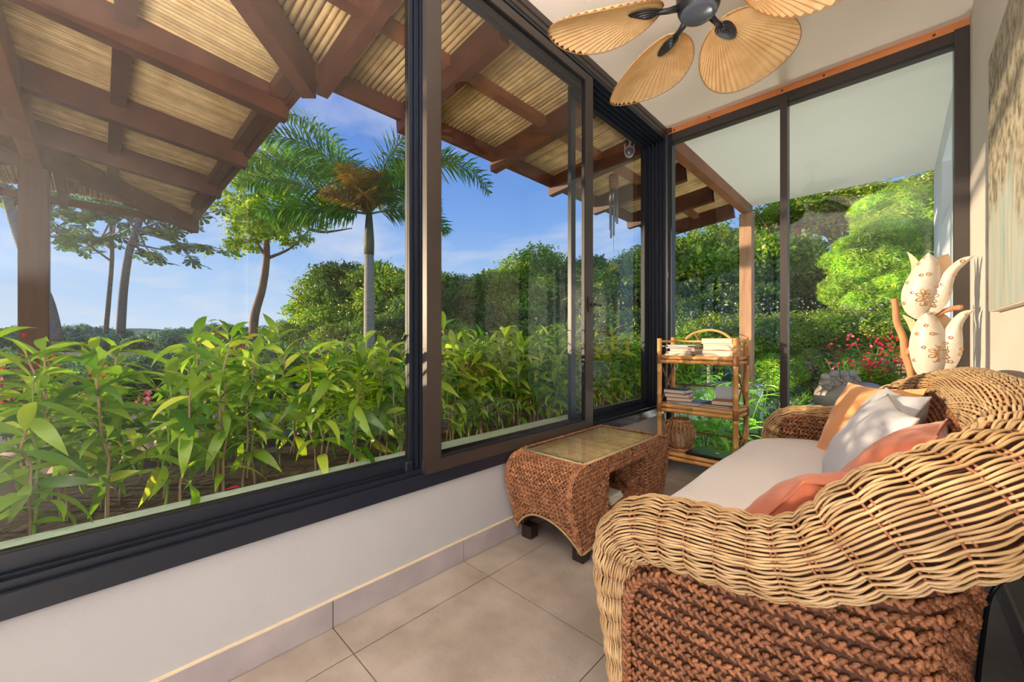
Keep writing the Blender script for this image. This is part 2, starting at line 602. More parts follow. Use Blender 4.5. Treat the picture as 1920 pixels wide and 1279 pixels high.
# ---- floor: grout bed and separate tiles
fl = solo('floor', MB().box(WX - .02, RX + .02, -3.0, 3.62, -.06, -.004), M['grout'], 'grey beige stone tile floor of the sunroom', kind='structure')
xs = [WX + .0, -1.282, -.688, -.094, RX]
ys = [-.62 - .6, -.02, .58, 1.179, 1.778, 2.377, 2.975, 3.50]
ysr = [.58 - 1.2, -.02, .58, 1.179, 1.778, 2.377, 2.975, 3.50]
j = .0022
tn = 0
for a in range(len(xs) - 1):
    for b in range(len(ys) - 1):
        m = MB().box(xs[a] + j, xs[a + 1] - j, ys[b] + j, ys[b + 1] - j, -.012, RNG.uniform(-.0006, .0006))
        part('tile', m, M['tile'], fl)
for a in range(len(xs) - 1):
    for b in range(3):
        part('tile', MB().box(xs[a] + j, xs[a + 1] - j, -3.02 + .6 * b + j, -3.02 + .6 * b + .6 - j, -.012, 0), M['tile'], fl)

# ---- low wall under the window
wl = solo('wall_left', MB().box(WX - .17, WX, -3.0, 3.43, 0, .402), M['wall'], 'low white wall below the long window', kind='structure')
bl = solo('baseboard_left', MB().box(WX, WX + .006, -3.0, 3.43, .002, .098), M['grout'], 'row of pale grey skirting tiles under the window', kind='structure')
yb = [-1.22 - .6, -1.22, -.62, -.02, .58, 1.176, 1.775, 2.372, 2.97, 3.428]
for a, b in zip(yb[:-1], yb[1:]):
    part('skirting_tile', MB().box(WX + .001, WX + .011, a + .002, b - .002, .002, .098), M['skirt'], bl)
part('sealant_line', MB().box(WX - .001, WX + .010, -1.8, 3.42, .098, .103), M['bead'], bl)

# ---- right wall, continuing outside past the far glass (with a recessed niche)
m = MB()
m.box(RX, RX + .2, -3.0, 3.55, 0, CZ + .2)
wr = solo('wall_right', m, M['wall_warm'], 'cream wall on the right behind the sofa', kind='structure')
br = solo('baseboard_right', MB().box(RX - .007, RX, -3.0, 3.45, .002, .098), M['grout'], 'skirting tiles along the right wall', kind='structure')
yb = [-3.0, -2.42, -1.82, -1.22, -.62, -.02, .58, 1.18, 1.78, 2.427, 3.02, 3.45]
for a, b in zip(yb[:-1], yb[1:]):
    part('skirting_tile', MB().box(RX - .011, RX - .001, a + .002, b - .002, .002, .098), M['skirt'], br)
part('sealant_line', MB().box(RX - .010, RX - .001, -3.0, 3.44, .098, .106), M['bead'], br)
m = MB()
ex = RX - .01
m.box(ex, ex + .25, 3.56, 4.35, -.3, 3.2)
m.box(ex, ex + .25, 4.35, 5.2, -.3, 2.05)
m.box(ex, ex + .25, 4.35, 5.2, 2.62, 3.2)
m.box(ex + .10, ex + .25, 4.35, 5.2, 2.05, 2.62)
m.box(ex, ex + .25, 5.2, 6.28, -.3, 3.2)
solo('wall_outside', m, M['whiteout'], 'white outside wall with a recess seen through the far glass', kind='structure')
solo('wall_back', MB().box(WX - .15, RX + .15, -3.2, -3.02, 0, 3.0), M['wall_warm'], 'end wall of the room behind the viewer', kind='structure')

# ---- ceiling and soffit outside
solo('ceiling', MB().box(WX - .18, RX + .15, -3.0, 3.50, CZ, CZ + .08), M['ceil'], 'smooth beige ceiling', kind='structure')
solo('soffit', MB().box(WX, RX + .2, 3.52, 6.22, 2.86, 2.95), M['soffit'], 'white soffit of the roof beyond the far glass', kind='structure')

# ---- wooden beam over the far glass with its plug holes
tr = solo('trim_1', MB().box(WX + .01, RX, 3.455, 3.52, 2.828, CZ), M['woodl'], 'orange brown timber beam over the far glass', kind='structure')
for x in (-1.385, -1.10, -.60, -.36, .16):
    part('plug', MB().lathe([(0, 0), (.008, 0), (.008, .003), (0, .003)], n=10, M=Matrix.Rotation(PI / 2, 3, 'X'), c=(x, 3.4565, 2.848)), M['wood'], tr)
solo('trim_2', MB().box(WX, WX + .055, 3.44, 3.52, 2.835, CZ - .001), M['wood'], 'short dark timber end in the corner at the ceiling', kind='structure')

# ================================================================ long window in the left wall
w1 = thing('window_1', (-1.5, 1.2, .40), 'long dark aluminium sliding window over the low wall', kind='structure')
Y0, Y1 = -1.3, 3.49
# outer frame: face, then stepped tracks going outwards
part('bottom_frame', MB().box(-1.60, -1.448, Y0, Y1, .402, .445).box(-1.456, -1.442, Y0, Y1, .400, .458), M['alu'], w1)
m = MB()
for x, z in ((-1.472, .476), (-1.497, .482), (-1.522, .486), (-1.548, .492), (-1.585, .500)):
    m.box(x - .003, x + .003, Y0, Y1 - .1, .445, z)
part('bottom_track', m, M['alu'], w1)
part('top_frame', MB().box(-1.64, -1.444, Y0, Y1, 2.80, CZ - .002).box(-1.452, -1.438, Y0, Y1 - .04, 2.835, CZ - .001), M['bronze'], w1)
m = MB()
for x, z in ((-1.452, 2.80), (-1.478, 2.785), (-1.503, 2.77), (-1.530, 2.755), (-1.556, 2.74)):
    m.box(x - .004, x + .004, Y0, Y1 - .05, z - .022, 2.83)
part('top_track', m, M['alu'], w1)
m = MB()
for k, (x, y) in enumerate(((-1.455, 3.435), (-1.48, 3.415), (-1.505, 3.395), (-1.53, 3.375), (-1.556, 3.36))):
    m.box(x - .0215, x - .004, y, Y1, .445, 2.80)
    m.box(x - .006, x + .004, y - .006, Y1, .445, 2.80)
m.box(-1.64, -1.575, 3.35, Y1, .402, 2.83)
part('far_jamb', m, M['alu'], w1)
part('jamb_edge', MB().box(-1.452, -1.438, 3.44, 3.47, .40, 2.83), M['chrome'], w1)
part('outer_sill', MB().box(-1.70, -1.60, Y0, Y1, .385, .44), M['alu'], w1)


def sash(name, x0, x1, ya, yb, z0, z1, wl_, wr_, wb, wt, material, label):
    s = thing(name, ((x0 + x1) / 2, (ya + yb) / 2, z0), label)
    s.parent = w1
    s.location = Vector(s.location) - w1.location
    part('stile', MB().box(x0, x1, ya, ya + wl_, z0, z1), material, s)
    part('stile', MB().box(x0, x1, yb - wr_, yb, z0, z1), material, s)
    part('rail', MB().box(x0 + .001, x1 - .001, ya + wl_, yb - wr_, z0, z0 + wb), material, s)
    part('rail', MB().box(x0 + .001, x1 - .001, ya + wl_, yb - wr_, z1 - wt, z1), material, s)
    xm = (x0 + x1) / 2
    e = .006
    g = MB()
    g.box(xm - .010, xm + .010, ya + wl_, ya + wl_ + e, z0 + wb, z1 - wt)
    g.box(xm - .010, xm + .010, yb - wr_ - e, yb - wr_, z0 + wb, z1 - wt)
    g.box(xm - .010, xm + .010, ya + wl_, yb - wr_, z0 + wb, z0 + wb + e)
    g.box(xm - .010, xm + .010, ya + wl_, yb - wr_, z1 - wt - e, z1 - wt)
    part('gasket', g, M['seal'], s)
    part('pane', MB().add([(xm, ya + wl_, z0 + wb), (xm, yb - wr_, z0 + wb), (xm, yb - wr_, z1 - wt), (xm, ya + wl_, z1 - wt)], [(0, 1, 2, 3)]), M['glass'], s)
    return s


sa = sash('sliding_sash', -1.545, -1.515, -1.25, .985, .462, 2.79, .06, .055, .062, .06, M['alu'], None)
sb = sash('sliding_sash', -1.468, -1.436, .966, 2.254, .457, 2.752, .074, .085, .056, .05, M['bronze'], 'near sash in brownish bronze')
sc_ = sash('sliding_sash', -1.60, -1.572, 2.20, 3.35, .462, 2.745, .05, .055, .058, .05, M['alu'], None)
# interlock posts between the first and second sash
m = MB()
for x, y in ((-1.512, .925), (-1.500, .948), (-1.485, .966)):
    m.box(x - .006, x + .004, y, y + .016, .457, 2.79)
part('interlock', m, M['alu'], w1)
part('roller_guide', MB().bevbox((-1.50, .915, .487), (.028, .035, .055), .004), M['alu'], w1)
part('roller_guide', MB().bevbox((-1.478, .985, .487), (.03, .04, .055), .004), M['alu'], w1)
# handle on the second sash
h = part('handle', MB().bevbox((-1.431, 2.205, 1.262), (.012, .030, .10), .003), M['blackplastic'], w1)
part('lever', MB().tube([(-1.428, 2.205, 1.262), (-1.40, 2.205, 1.262), (-1.395, 2.215, 1.260), (-1.395, 2.29, 1.257)], [.009, .009, .008, .007], 8), M['blackplastic'], h)
part('latch', MB().bevbox((-1.437, 3.452, 1.60), (.006, .014, .05), .002), M['chrome'], w1)

# ================================================================ far glass wall
w2 = thing('window_2', (-.58, 3.49, 0), 'dark framed full height far window with one mullion', kind='structure')
part('jamb', MB().box(-1.455, -1.405, 3.455, 3.53, 0, 2.828), M['alu'], w2)
part('jamb', MB().box(.240, .298, 3.44, 3.53, 0, 2.828), M['bronze'], w2)
part('head', MB().box(-1.405, .240, 3.457, 3.53, 2.765, 2.828).box(-1.405, .24, 3.475, 3.53, 2.752, 2.766), M['bronze'], w2)
part('bottom_rail', MB().box(-1.405, .240, 3.457, 3.53, 0, .055), M['alu'], w2)
part('mullion', MB().box(-.612, -.568, 3.445, 3.535, .0, 2.80), M['bronze'], w2)
part('pane', MB().add([(-1.405, 3.495, .055), (-.612, 3.495, .055), (-.612, 3.495, 2.765), (-1.405, 3.495, 2.765)], [(0, 1, 2, 3)]), M['glass'], w2)
part('pane', MB().add([(-.568, 3.495, .055), (.24, 3.495, .055), (.24, 3.495, 2.765), (-.568, 3.495, 2.765)], [(0, 1, 2, 3)]), M['glass'], w2)

# ================================================================ roofs outside
EX = -2.715    # eave line of the main roof
EYA = .945     # eave line A of the wing roof (runs along X)
EXB = -7.34    # eave line B of the wing roof (runs along Y)
EZ = 2.70      # underside of the fascia
SL = .105      # roof slope
TOPC = EZ + .12


def zmain(x): return TOPC + (x - EX) * SL
def zA(y): return TOPC + (EYA - y) * SL
def zB(x): return TOPC + (x - EXB) * SL


def canetube(mb, p, q, r):
    p = np.array(p); q = np.array(q)
    L = np.linalg.norm(q - p)
    n = max(3, int(L / .35) + 2)
    t = np.linspace(0, 1, n)
    P = p + (q - p) * t[:, None]
    P[1:-1] += RNG.normal(0, .0018, (n - 2, 3))
    return mb.tube(P, r * RNG.uniform(.88, 1.08), 6, caps=True)


main = thing('main_roof', (-2.1, 3.6, EZ), 'cane lined eave roof of the house over the long window', 'roof')
cp = .040
rest = MB()
k = 0
y = -2.2
ycan = []
while y < 6.25:
    ycan.append(y)
    y += cp
near = [v for v in ycan if -.25 < v]
for v in ycan:
    xs_ = EX + .02 if v >= EYA else EX + (EYA - v) + .03
    if xs_ > WX - .15:
        continue
    mb = MB()
    canetube(mb, (xs_, v, zmain(xs_) + .018), (WX - .19, v, zmain(WX - .19) + .018), .0195)
    part('cane', mb, M['cane'], main, smooth=True)
for yr in (1.62, 2.60, 3.47, 4.36, 5.25, 6.13):
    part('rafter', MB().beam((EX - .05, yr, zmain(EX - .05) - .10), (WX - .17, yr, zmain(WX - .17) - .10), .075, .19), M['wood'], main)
    # rafter end cut proud of the fascia
part('rafter', MB().beam((EX - .02, 1.02, zmain(EX) - .10), (WX - .17, 1.02, zmain(WX - .17) - .10), .07, .17), M['wood'], main)
for xb in (-2.12,):
    ylist = [1.02, 1.62, 2.60, 3.47, 4.36, 5.25, 6.13]
    for a, b in zip(ylist[:-1], ylist[1:]):
        part('batten', MB().box(xb - .04, xb + .04, a + .04, b - .04, zmain(xb) - .065, zmain(xb) - .005), M['woodm'], main)
part('batten', MB().box(-2.12 - .04, -2.12 + .04, .35, .985, zmain(-2.12) - .065, zmain(-2.12) - .005), M['wood'], main)
part('fascia', MB().box(EX - .018, EX + .022, EYA, 6.2, EZ, EZ + .17), M['wood'], main)
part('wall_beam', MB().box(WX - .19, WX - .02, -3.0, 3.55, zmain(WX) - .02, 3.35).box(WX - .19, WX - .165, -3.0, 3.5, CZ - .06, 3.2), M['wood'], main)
mb = MB()
mb.add([(EX - .04, EYA - .03, zmain(EX) + .045), (EX - .04, 6.3, zmain(EX) + .045), (.6, 6.3, zmain(.6) + .045), (.6, -6, zmain(.6) + .045), (EX + EYA + 6, -6, zmain(EX + EYA + 6) + .045)], [(0, 1, 2, 3, 4)])
part('roof_deck', mb, M['deck'], main)
# eave beam and post beyond the far glass
part('eave_beam', MB().box(WX - .045, WX + .045, 3.53, 6.2, 2.735, 2.862), M['woodm'], main)

pf = thing('timber_post', (-1.46, 6.09, -.2), 'brown timber post standing outside beyond the bamboo shelf', 'post')
solo('bounce_slab', MB().box(-1.3, RX, 3.56, 5.2, -.3, -.22), M['soffit'], 'added pale slab outside the far glass bouncing light to the soffit', kind='structure')  # reflector slab, added to throw light up onto the soffit
part('shaft', MB().bevbox((-1.46, 6.09, 1.585), (.15, .15, 2.30), .006), M['post'], pf)
part('plinth', MB().bevbox((-1.42, 6.09, .12), (.26, .24, .64), .01), M['whiteout'], pf)

wing = thing('porch_roof', (-5, -.6, EZ), 'cane lined porch roof with dark timber rafters at upper left', 'roof')
# slope A canes (run along Y), nearest shown as pieces
x = EXB + .05
n = 0
while x < WX - .2:
    yend = EYA if x <= EX else EYA - (x - EX)
    yst = max(EYA - (x - EXB), -3.1)
    if yst < yend - .05:
        mb = MB()
        canetube(mb, (x, yst, zA(yst) + .018), (x, yend - .03, zA(yend - .03) + .018), .0175)
        part('cane', mb, M['cane'], wing, smooth=True)
    x += .0365
    n += 1
# slope B canes (run along X)
y = EYA - .06
bcan = MB()
while y > -2.6:
    xe = min(EXB + (EYA - y), -4.6)
    mb = MB()
    canetube(mb, (EXB + .03, y, zB(EXB + .03) + .018), (xe, y, zB(xe) + .018), .022)
    part('cane', mb, M['cane'], wing, smooth=True)
    y -= .046
RX_ = (-3.20, -4.34, -5.46)
for xr in RX_:
    part('rafter', MB().beam((xr, EYA + .01, zA(EYA) - .10), (xr, -3.0, zA(-3.0) - .10), .085, .20), M['wood'], wing)
for yr in (-.10, -1.2, -2.3):
    xe = EXB + (EYA - yr)
    part('rafter', MB().beam((EXB - .05, yr - .2, zB(EXB) - .09), (xe, yr - .2, zB(xe) - .09), .07, .17), M['wood'], wing)
part('hip_rafter', MB().beam((EXB - .03, EYA + .03, zA(EYA) - .12), (EXB + 3.6, EYA - 3.6, zA(EYA - 3.6) - .12), .10, .22), M['wood'], wing)
part('valley_rafter', MB().beam((EX - .02, EYA - .0, zA(EYA) - .12), (EX + 1.2, EYA - 1.2, zA(EYA - 1.2) - .12), .09, .22), M['wood'], wing)
part('fascia', MB().box(EXB, EX, EYA - .02, EYA + .02, EZ + .01, EZ + .16), M['wood'], wing)
part('fascia', MB().box(EXB - .02, EXB + .02, -6.0, EYA, EZ - .02, EZ + .07), M['wood'], wing)
xl = [EXB + .7, -5.46, -4.34, -3.20, -2.75]
for yb_ in (.87, .10):
    for a, b in zip(xl[:-1], xl[1:]):
        part('batten', MB().box(a + .045, b - .045, yb_ - .045, yb_ + .045, zA(yb_) - .085, zA(yb_) - .004), M['wood'], wing)
xl = [-5.46, -4.34, -3.20, -1.7]
for yb_ in (-.72, -1.5):
    for a, b in zip(xl[:-1], xl[1:]):
        part('batten', MB().box(a + .045, b - .045, yb_ - .045, yb_ + .045, zA(yb_) - .085, zA(yb_) - .004), M['wood'], wing)
PX, PY = -5.92, -.43
part('plate_beam', MB().box(PX - .06, WX - .2, PY - .055, PY + .055, 2.66, 2.88), M['woodm'], wing)
part('plate_beam', MB().box(PX - .055, PX + .055, -6.0, PY, 2.66, 2.86), M['wood'], wing)
mb = MB()
mb.add([(EXB - .03, EYA + .03, TOPC + .04), (EX, EYA + .03, TOPC + .04), (EX + 1.3, EYA - 1.3, zA(EYA - 1.3) + .045), (EX + 1.3, -6, zA(-3.1) + .05), (EXB + 3.9, -6, zA(EYA - 3.9) + .045), (EXB + 3.9, EYA - 3.9, zA(EYA - 3.9) + .045)], [(0, 1, 2, 3, 4, 5)])
mb.add([(EXB - .03, EYA + .03, TOPC + .04), (EXB + 3.9, EYA - 3.9, zB(EXB + 3.9) + .045), (EXB + 3.9, -7, zB(EXB + 3.9) + .045), (EXB - .03, -7, TOPC + .04)], [(0, 1, 2, 3)])
part('roof_deck', mb, M['deck'], wing)
pp = thing('porch_post', (PX, PY, -.2), 'tall dark timber post carrying the porch roof at left', 'post')
part('shaft', MB().bevbox((PX, PY, 1.23), (.19, .19, 2.86), .008), M['woodpost'], pp)

# ---- wind chime hanging under the eave
CX, CY = -2.2, 3.86
ch = thing('wind_chime', (CX, CY, 1.85), 'wind chime with carved wooden cap and dark metal tubes', 'wind chime')
part('cap', MB().lathe([(0, 2.81), (.048, 2.81), (.050, 2.80), (.050, 2.665), (.046, 2.655), (0, 2.655)], (CX, CY, 0), 18), M['chimewood'], ch, smooth=False)
part('cord', MB().tube([(CX - .03, CY, 2.81), (CX, CY, 2.85), (CX, CY, 2.90)], .0022, 5).tube([(CX + .03, CY, 2.81), (CX, CY, 2.85)], .0022, 5).tube([(CX, CY, 2.655), (CX, CY, 1.98)], .0015, 5), M['cable'], ch)
for a, L in ((200, .42), (250, .52), (300, .50), (350, .30), (40, .36), (100, .33)):
    ax, ay = CX + .037 * math.cos(math.radians(a)), CY + .037 * math.sin(math.radians(a))
    part('chime_tube', MB().tube([(ax, ay, 2.65), (ax, ay, 2.65 - L)], .0105, 10), M['steel'], ch, smooth=False)
# ---- security camera under the eave
sx, sy, sz = -1.76, 3.37, 2.72
sc2 = thing('security_camera', (sx, sy, sz), 'small silver bullet security camera under the timber eave', 'camera')
d = Vector((.45, -.85, -.25)).normalized()
q = d.to_track_quat('Z', 'Y').to_matrix()
part('body', MB().lathe([(0, -.10), (.034, -.10), (.040, -.085), (.042, .02), (.046, .045), (.046, .055), (.040, .058)], (sx, sy, 2.75), 20, M=q), M['silver'], sc2, smooth=False)
part('lens', MB().lathe([(.040, .057), (.030, .060), (.012, .064), (0, .066)], (sx, sy, 2.75), 20, M=q), M['hub'], sc2, smooth=True)
part('bracket', MB().tube([(sx, sy, 2.77), (sx - .01, sy + .03, 2.84), (sx, sy + .04, 2.90)], .012, 8).lathe([(0, 2.88), (.035, 2.88), (.035, 2.915), (0, 2.915)], (sx, sy + .04, 0), 14), M['silver'], sc2)
part('aerial', MB().tube([(sx + .03, sy + .02, 2.77), (sx + .035, sy + .03, 2.86)], .005, 6), M['silver'], sc2)
part('aerial', MB().tube([(sx - .04, sy, 2.78), (sx - .05, sy, 2.84)], .005, 6), M['silver'], sc2)
# ================================================================ woven things
# a knuckle of a braid: low poly ellipsoid, x = length
def _knuckle():
    V = [(-1, 0, 0)]
    for x, r in ((-.55, .80), (.15, 1.0), (.72, .62)):
        for k in range(5):
            a = k * 2 * PI / 5 + x
            V.append((x, r * math.cos(a), r * math.sin(a)))
    V.append((1, 0, 0))
    F = []
    for k in range(5):
        F.append((0, 1 + (k + 1) % 5, 1 + k, 1 + k))
        F.append((11 + k, 11 + (k + 1) % 5, 16, 16))
    for r in range(2):
        for k in range(5):
            F.append((1 + r * 5 + k, 1 + r * 5 + (k + 1) % 5, 6 + r * 5 + (k + 1) % 5, 6 + r * 5 + k))
    V = np.array(V, float)
    T = [f[:3] for f in F if f[2] == f[3]]
    Q = [f for f in F if f[2] != f[3]]
    T = T + [(a, b, c) for a, b, c, d in Q] + [(a, c, d) for a, b, c, d in Q]
    return V, np.array(T)


KV, KF = _knuckle()


def braid(mb, P, N, pitch=.020, size=(.0135, .0072, .0065), lean=.62, jit=.12, keep=None):
    """plaited rope along the polyline P with outward normals N"""
    P = np.array(P, float); N = np.array(N, float)
    d = np.concatenate([[0], np.cumsum(np.linalg.norm(np.diff(P, axis=0), axis=1))])
    L = d[-1]
    n = max(1, int(L / (pitch / 2)))
    s = (np.arange(n) + .5) * L / n
    C_ = np.stack([np.interp(s, d, P[:, k]) for k in range(3)], 1)
    Nn = np.stack([np.interp(s, d, N[:, k]) for k in range(3)], 1)
    C2 = np.stack([np.interp(np.minimum(s + .004, L), d, P[:, k]) for k in range(3)], 1)
    C1 = np.stack([np.interp(np.maximum(s - .004, 0), d, P[:, k]) for k in range(3)], 1)
    T = C2 - C1
    T /= np.linalg.norm(T, axis=1)[:, None]
    Nn -= T * (Nn * T).sum(1)[:, None]
    Nn /= np.linalg.norm(Nn, axis=1)[:, None]
    B = np.cross(Nn, T)
    sg = np.where(np.arange(n) % 2 == 0, 1.0, -1.0)
    ang = sg * lean + RNG.normal(0, jit, n)
    X = T * np.cos(ang)[:, None] + B * np.sin(ang)[:, None]
    Y = np.cross(Nn, X)
    sc = RNG.uniform(.85, 1.15, (n, 3)) * np.array(size)
    Mx = np.stack([X * sc[:, 0:1], Y * sc[:, 1:2], Nn * sc[:, 2:3]], -1)
    Cc = C_ + B * (sg * size[1] * .55)[:, None] + Nn * RNG.normal(0, .0008, n)[:, None]
    if keep is not None:
        k = np.array([keep(c) for c in Cc])
        if not k.any():
            return
        Mx, Cc = Mx[k], Cc[k]
    mb.inst(KV, KF, Mx, Cc)


# ---------------------------------------------------------------- sofa
SYC = 1.815
half = [(-.500, .925, .055, .030), (-.500, .922, .20, .034), (-.512, .920, .34, .042), (-.516, .918, .44, .052), (-.492, .916, .53, .064),
        (-.43, .914, .578, .070), (-.34, .913, .592, .073), (-.261, .912, .597, .073), (-.167, .912, .608, .070), (-.09, .914, .645, .074),
        (-.008, .928, .712, .090), (.070, .965, .758, .094), (.145, 1.05, .798, .090), (.188, 1.20, .826, .086), (.201, 1.48, .842, .085), (.202, SYC, .844, .085)]
full = half + [(x, 2 * SYC - y, z, r) for x, y, z, r in half[:-1][::-1]]
NS = 420
rail = spline(full, NS)
RP, RR = rail[:, :3], rail[:, 3]
sofa = thing('wicker_sofa', (-.17, SYC, 0), 'big wicker sofa with pale woven rolled arms and brown braided sides', 'sofa')
dist = np.concatenate([[0], np.cumsum(np.linalg.norm(np.diff(RP, axis=0), axis=1))])
T_, N_, B_ = frames(RP)
stp = .056
NST = 74
mb = MB()
ph = dist / stp * PI
for i in range(NST):
    a = 2 * PI * i / NST
    # gentle slant of the strands where the rail bends
    off = .0092 * np.abs(np.sin(ph)) - .0048 + .0032 * np.cos(ph + PI * (i % 2)) + .0012 * math.sin(i * 1.7)
    r = RR + off
    aa = a + .02 * np.sin(dist * 9 + i)
    P = RP + (N_ * np.cos(aa)[:, None] + B_ * np.sin(aa)[:, None]) * r[:, None]
    mb.tube(P, .0024 + .0058 * RR, 5, caps=True)
part('rolled_rail', mb, M['strand'], sofa, smooth=True)
mb = MB()
mb.tube(RP[::6], RR[::6] - .011, 20)
part('rail_core', mb, M['core'], sofa, smooth=True)
mb = MB()
s = stp * .5
ks = int(dist[-1] / stp)
for k in range(1, ks):
    for dd in (-.005, .005):
        i = np.searchsorted(dist, k * stp + dd)
        i = min(i, NS - 1)
        a = np.linspace(0, 2 * PI, 15)
        P = RP[i] + (N_[i] * np.cos(a)[:, None] + B_[i] * np.sin(a)[:, None]) * (RR[i] - .0015)
        mb.tube(P, .0026, 4, caps=False)
part('stakes', mb, M['stake'], sofa, smooth=True, kind='stuff')


# body panels: plan curve of the outer face
def plan(off, z):
    """outer face polyline at height z"""
    t = (z - .40)
    bx = .035 + .10 * t
    pts = [(-.475, .885), (-.25, .878), (-.10, .880), (.0 + .4 * bx, .905), (bx + .03, 1.01), (bx + .065, 1.22), (bx + .07, SYC)]
    pts = [(x, y) for x, y in pts]
    full_ = pts + [(x, 2 * SYC - y) for x, y in pts[:-1][::-1]]
    S = spline([(x, y, 0) for x, y in full_], 120)[:, :2]
    return S


mb = MB()
zs = np.arange(.085, .80, .0262)
core = []
for z in zs:
    S = plan(0, z)
    P = np.column_stack([S, np.full(len(S), z)])
    tx = np.gradient(S, axis=0)
    N = np.column_stack([tx[:, 1], -tx[:, 0], np.zeros(len(S))])
    N /= np.linalg.norm(N, axis=1)[:, None]
    sel = P[:, 1] < 1.9

    def keep(c):
        # under the rail
        k = np.argmin((RP[:, 0] - c[0]) ** 2 + (RP[:, 1] - c[1]) ** 2 + (RP[:, 2] < .5) * 9)
        return c[2] < RP[k, 2] - .02
    # a lazy wave like hand work
    P[:, 2] += .003 * np.sin(P[:, 0] * 13 + z * 40)
    sd_ = np.concatenate([[0], np.cumsum(np.linalg.norm(np.diff(S, axis=0), axis=1))])
    rowk = int(round((z - .085) / .0262))
    P[:, :3] += N * (.0045 * np.sin(sd_ / .040 * PI + rowk * PI))[:, None]
    braid(mb, P[sel], N[sel], .0165, (.0112, .0062, .0078), .70, .16, keep)
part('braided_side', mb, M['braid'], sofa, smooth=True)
# dark backing following the panels
G = []
for z in np.linspace(.06, .80, 18):
    S = plan(0, z)
    tx = np.gradient(S, axis=0)
    N = np.column_stack([tx[:, 1], -tx[:, 0]])
    N /= np.linalg.norm(N, axis=1)[:, None]
    S2 = S - N * .004
    row = []
    for (x, y) in S2:
        k = np.argmin((RP[:, 0] - x) ** 2 + (RP[:, 1] - y) ** 2 + (RP[:, 2] < .5) * 9)
        row.append((x, y, min(z, RP[k, 2])))
    G.append(row)
part('side_backing', MB().grid(np.array(G)), M['core'], sofa, smooth=True)

# inner faces: far arm and back, braided
mb = MB()
cor = MB()


def inner(z):
    t = z - .45
    pts = [(-.47, .99), (-.1, 1.0), (.0, 1.05), (.040 + .19 * t, 1.20), (.045 + .205 * t, SYC)]
    full_ = pts + [(x, 2 * SYC - y) for x, y in pts[:-1][::-1]]
    return spline([(x, y, 0) for x, y in full_], 120)[:, :2]


G = []
for z in np.arange(.45, .885, .0235):
    S = inner(z)
    P = np.column_stack([S, np.full(len(S), z)])
    tx = np.gradient(S, axis=0)
    N = np.column_stack([-tx[:, 1], tx[:, 0], np.zeros(len(S))])
    N /= np.linalg.norm(N, axis=1)[:, None]
    braid(mb, P, N, .019, (.0125, .0078, .0075), .7, .25,
          lambda c: c[2] < RP[np.argmin((RP[:, 0] - c[0]) ** 2 + (RP[:, 1] - c[1]) ** 2 + (RP[:, 2] < .5) * 9), 2] + .035)
for z in np.linspace(.42, .87, 8):
    S = inner(z)
    tx = np.gradient(S, axis=0)
    N = np.column_stack([-tx[:, 1], tx[:, 0]])
    N /= np.linalg.norm(N, axis=1)[:, None]
    row = []
    for (x, y) in S - N * .005:
        k = np.argmin((RP[:, 0] - x) ** 2 + (RP[:, 1] - y) ** 2 + (RP[:, 2] < .5) * 9)
        row.append((x, y, min(z, RP[k, 2])))
    G.append(row)
part('inner_backing', cor.grid(np.array(G)), M['core'], sofa, smooth=True)
part('braided_inside', mb, M['braid'], sofa, smooth=True)
# braided border strips
mb = MB()
P = spline([(-.462, .872, .07), (-.462, .872, .25), (-.458, .866, .40), (-.43, .860, .475), (-.37, .858, .51)], 60)
braid(mb, P, np.tile((0, -1, 0), (60, 1)), .016, (.0125, .0075, .0070), .7, .1)
part('braided_border', mb, M['braid'], sofa, smooth=True)
mb = MB()
P2 = P.copy(); P2[:, 1] = 2 * SYC - P2[:, 1]
braid(mb, P2, np.tile((0, 1, 0), (60, 1)), .016, (.0125, .0075, .0070), .7, .1)
part('braided_border', mb, M['braid'], sofa, smooth=True)

# front apron
mb = MB()
for z in np.arange(.08, .385, .0262):
    P = np.column_stack([np.full(40, -.505), np.linspace(.99, 2 * SYC - .99, 40), np.full(40, z)])
    braid(mb, P, np.tile((-1, 0, 0), (40, 1)), .025, (.0165, .0088, .0085), .6, .16)
part('front_apron', mb, M['braid'], sofa, smooth=True)
part('seat_frame', MB().box(-.50, .04, .95, 2 * SYC - .95, .06, .40), M['core'], sofa)
for x, y in ((-.50, .925), (-.50, 2 * SYC - .925), (.0, .97), (.0, 2 * SYC - .97)):
    part('foot', MB().bevbox((x, y, .03), (.07, .07, .06), .005), M['feet'], sofa)
part('bottom_band', MB().tube([(-.56, .90, .066), (-.46, .868, .066), (-.1, .868, .066)], .011, 8), M['strand'], sofa)

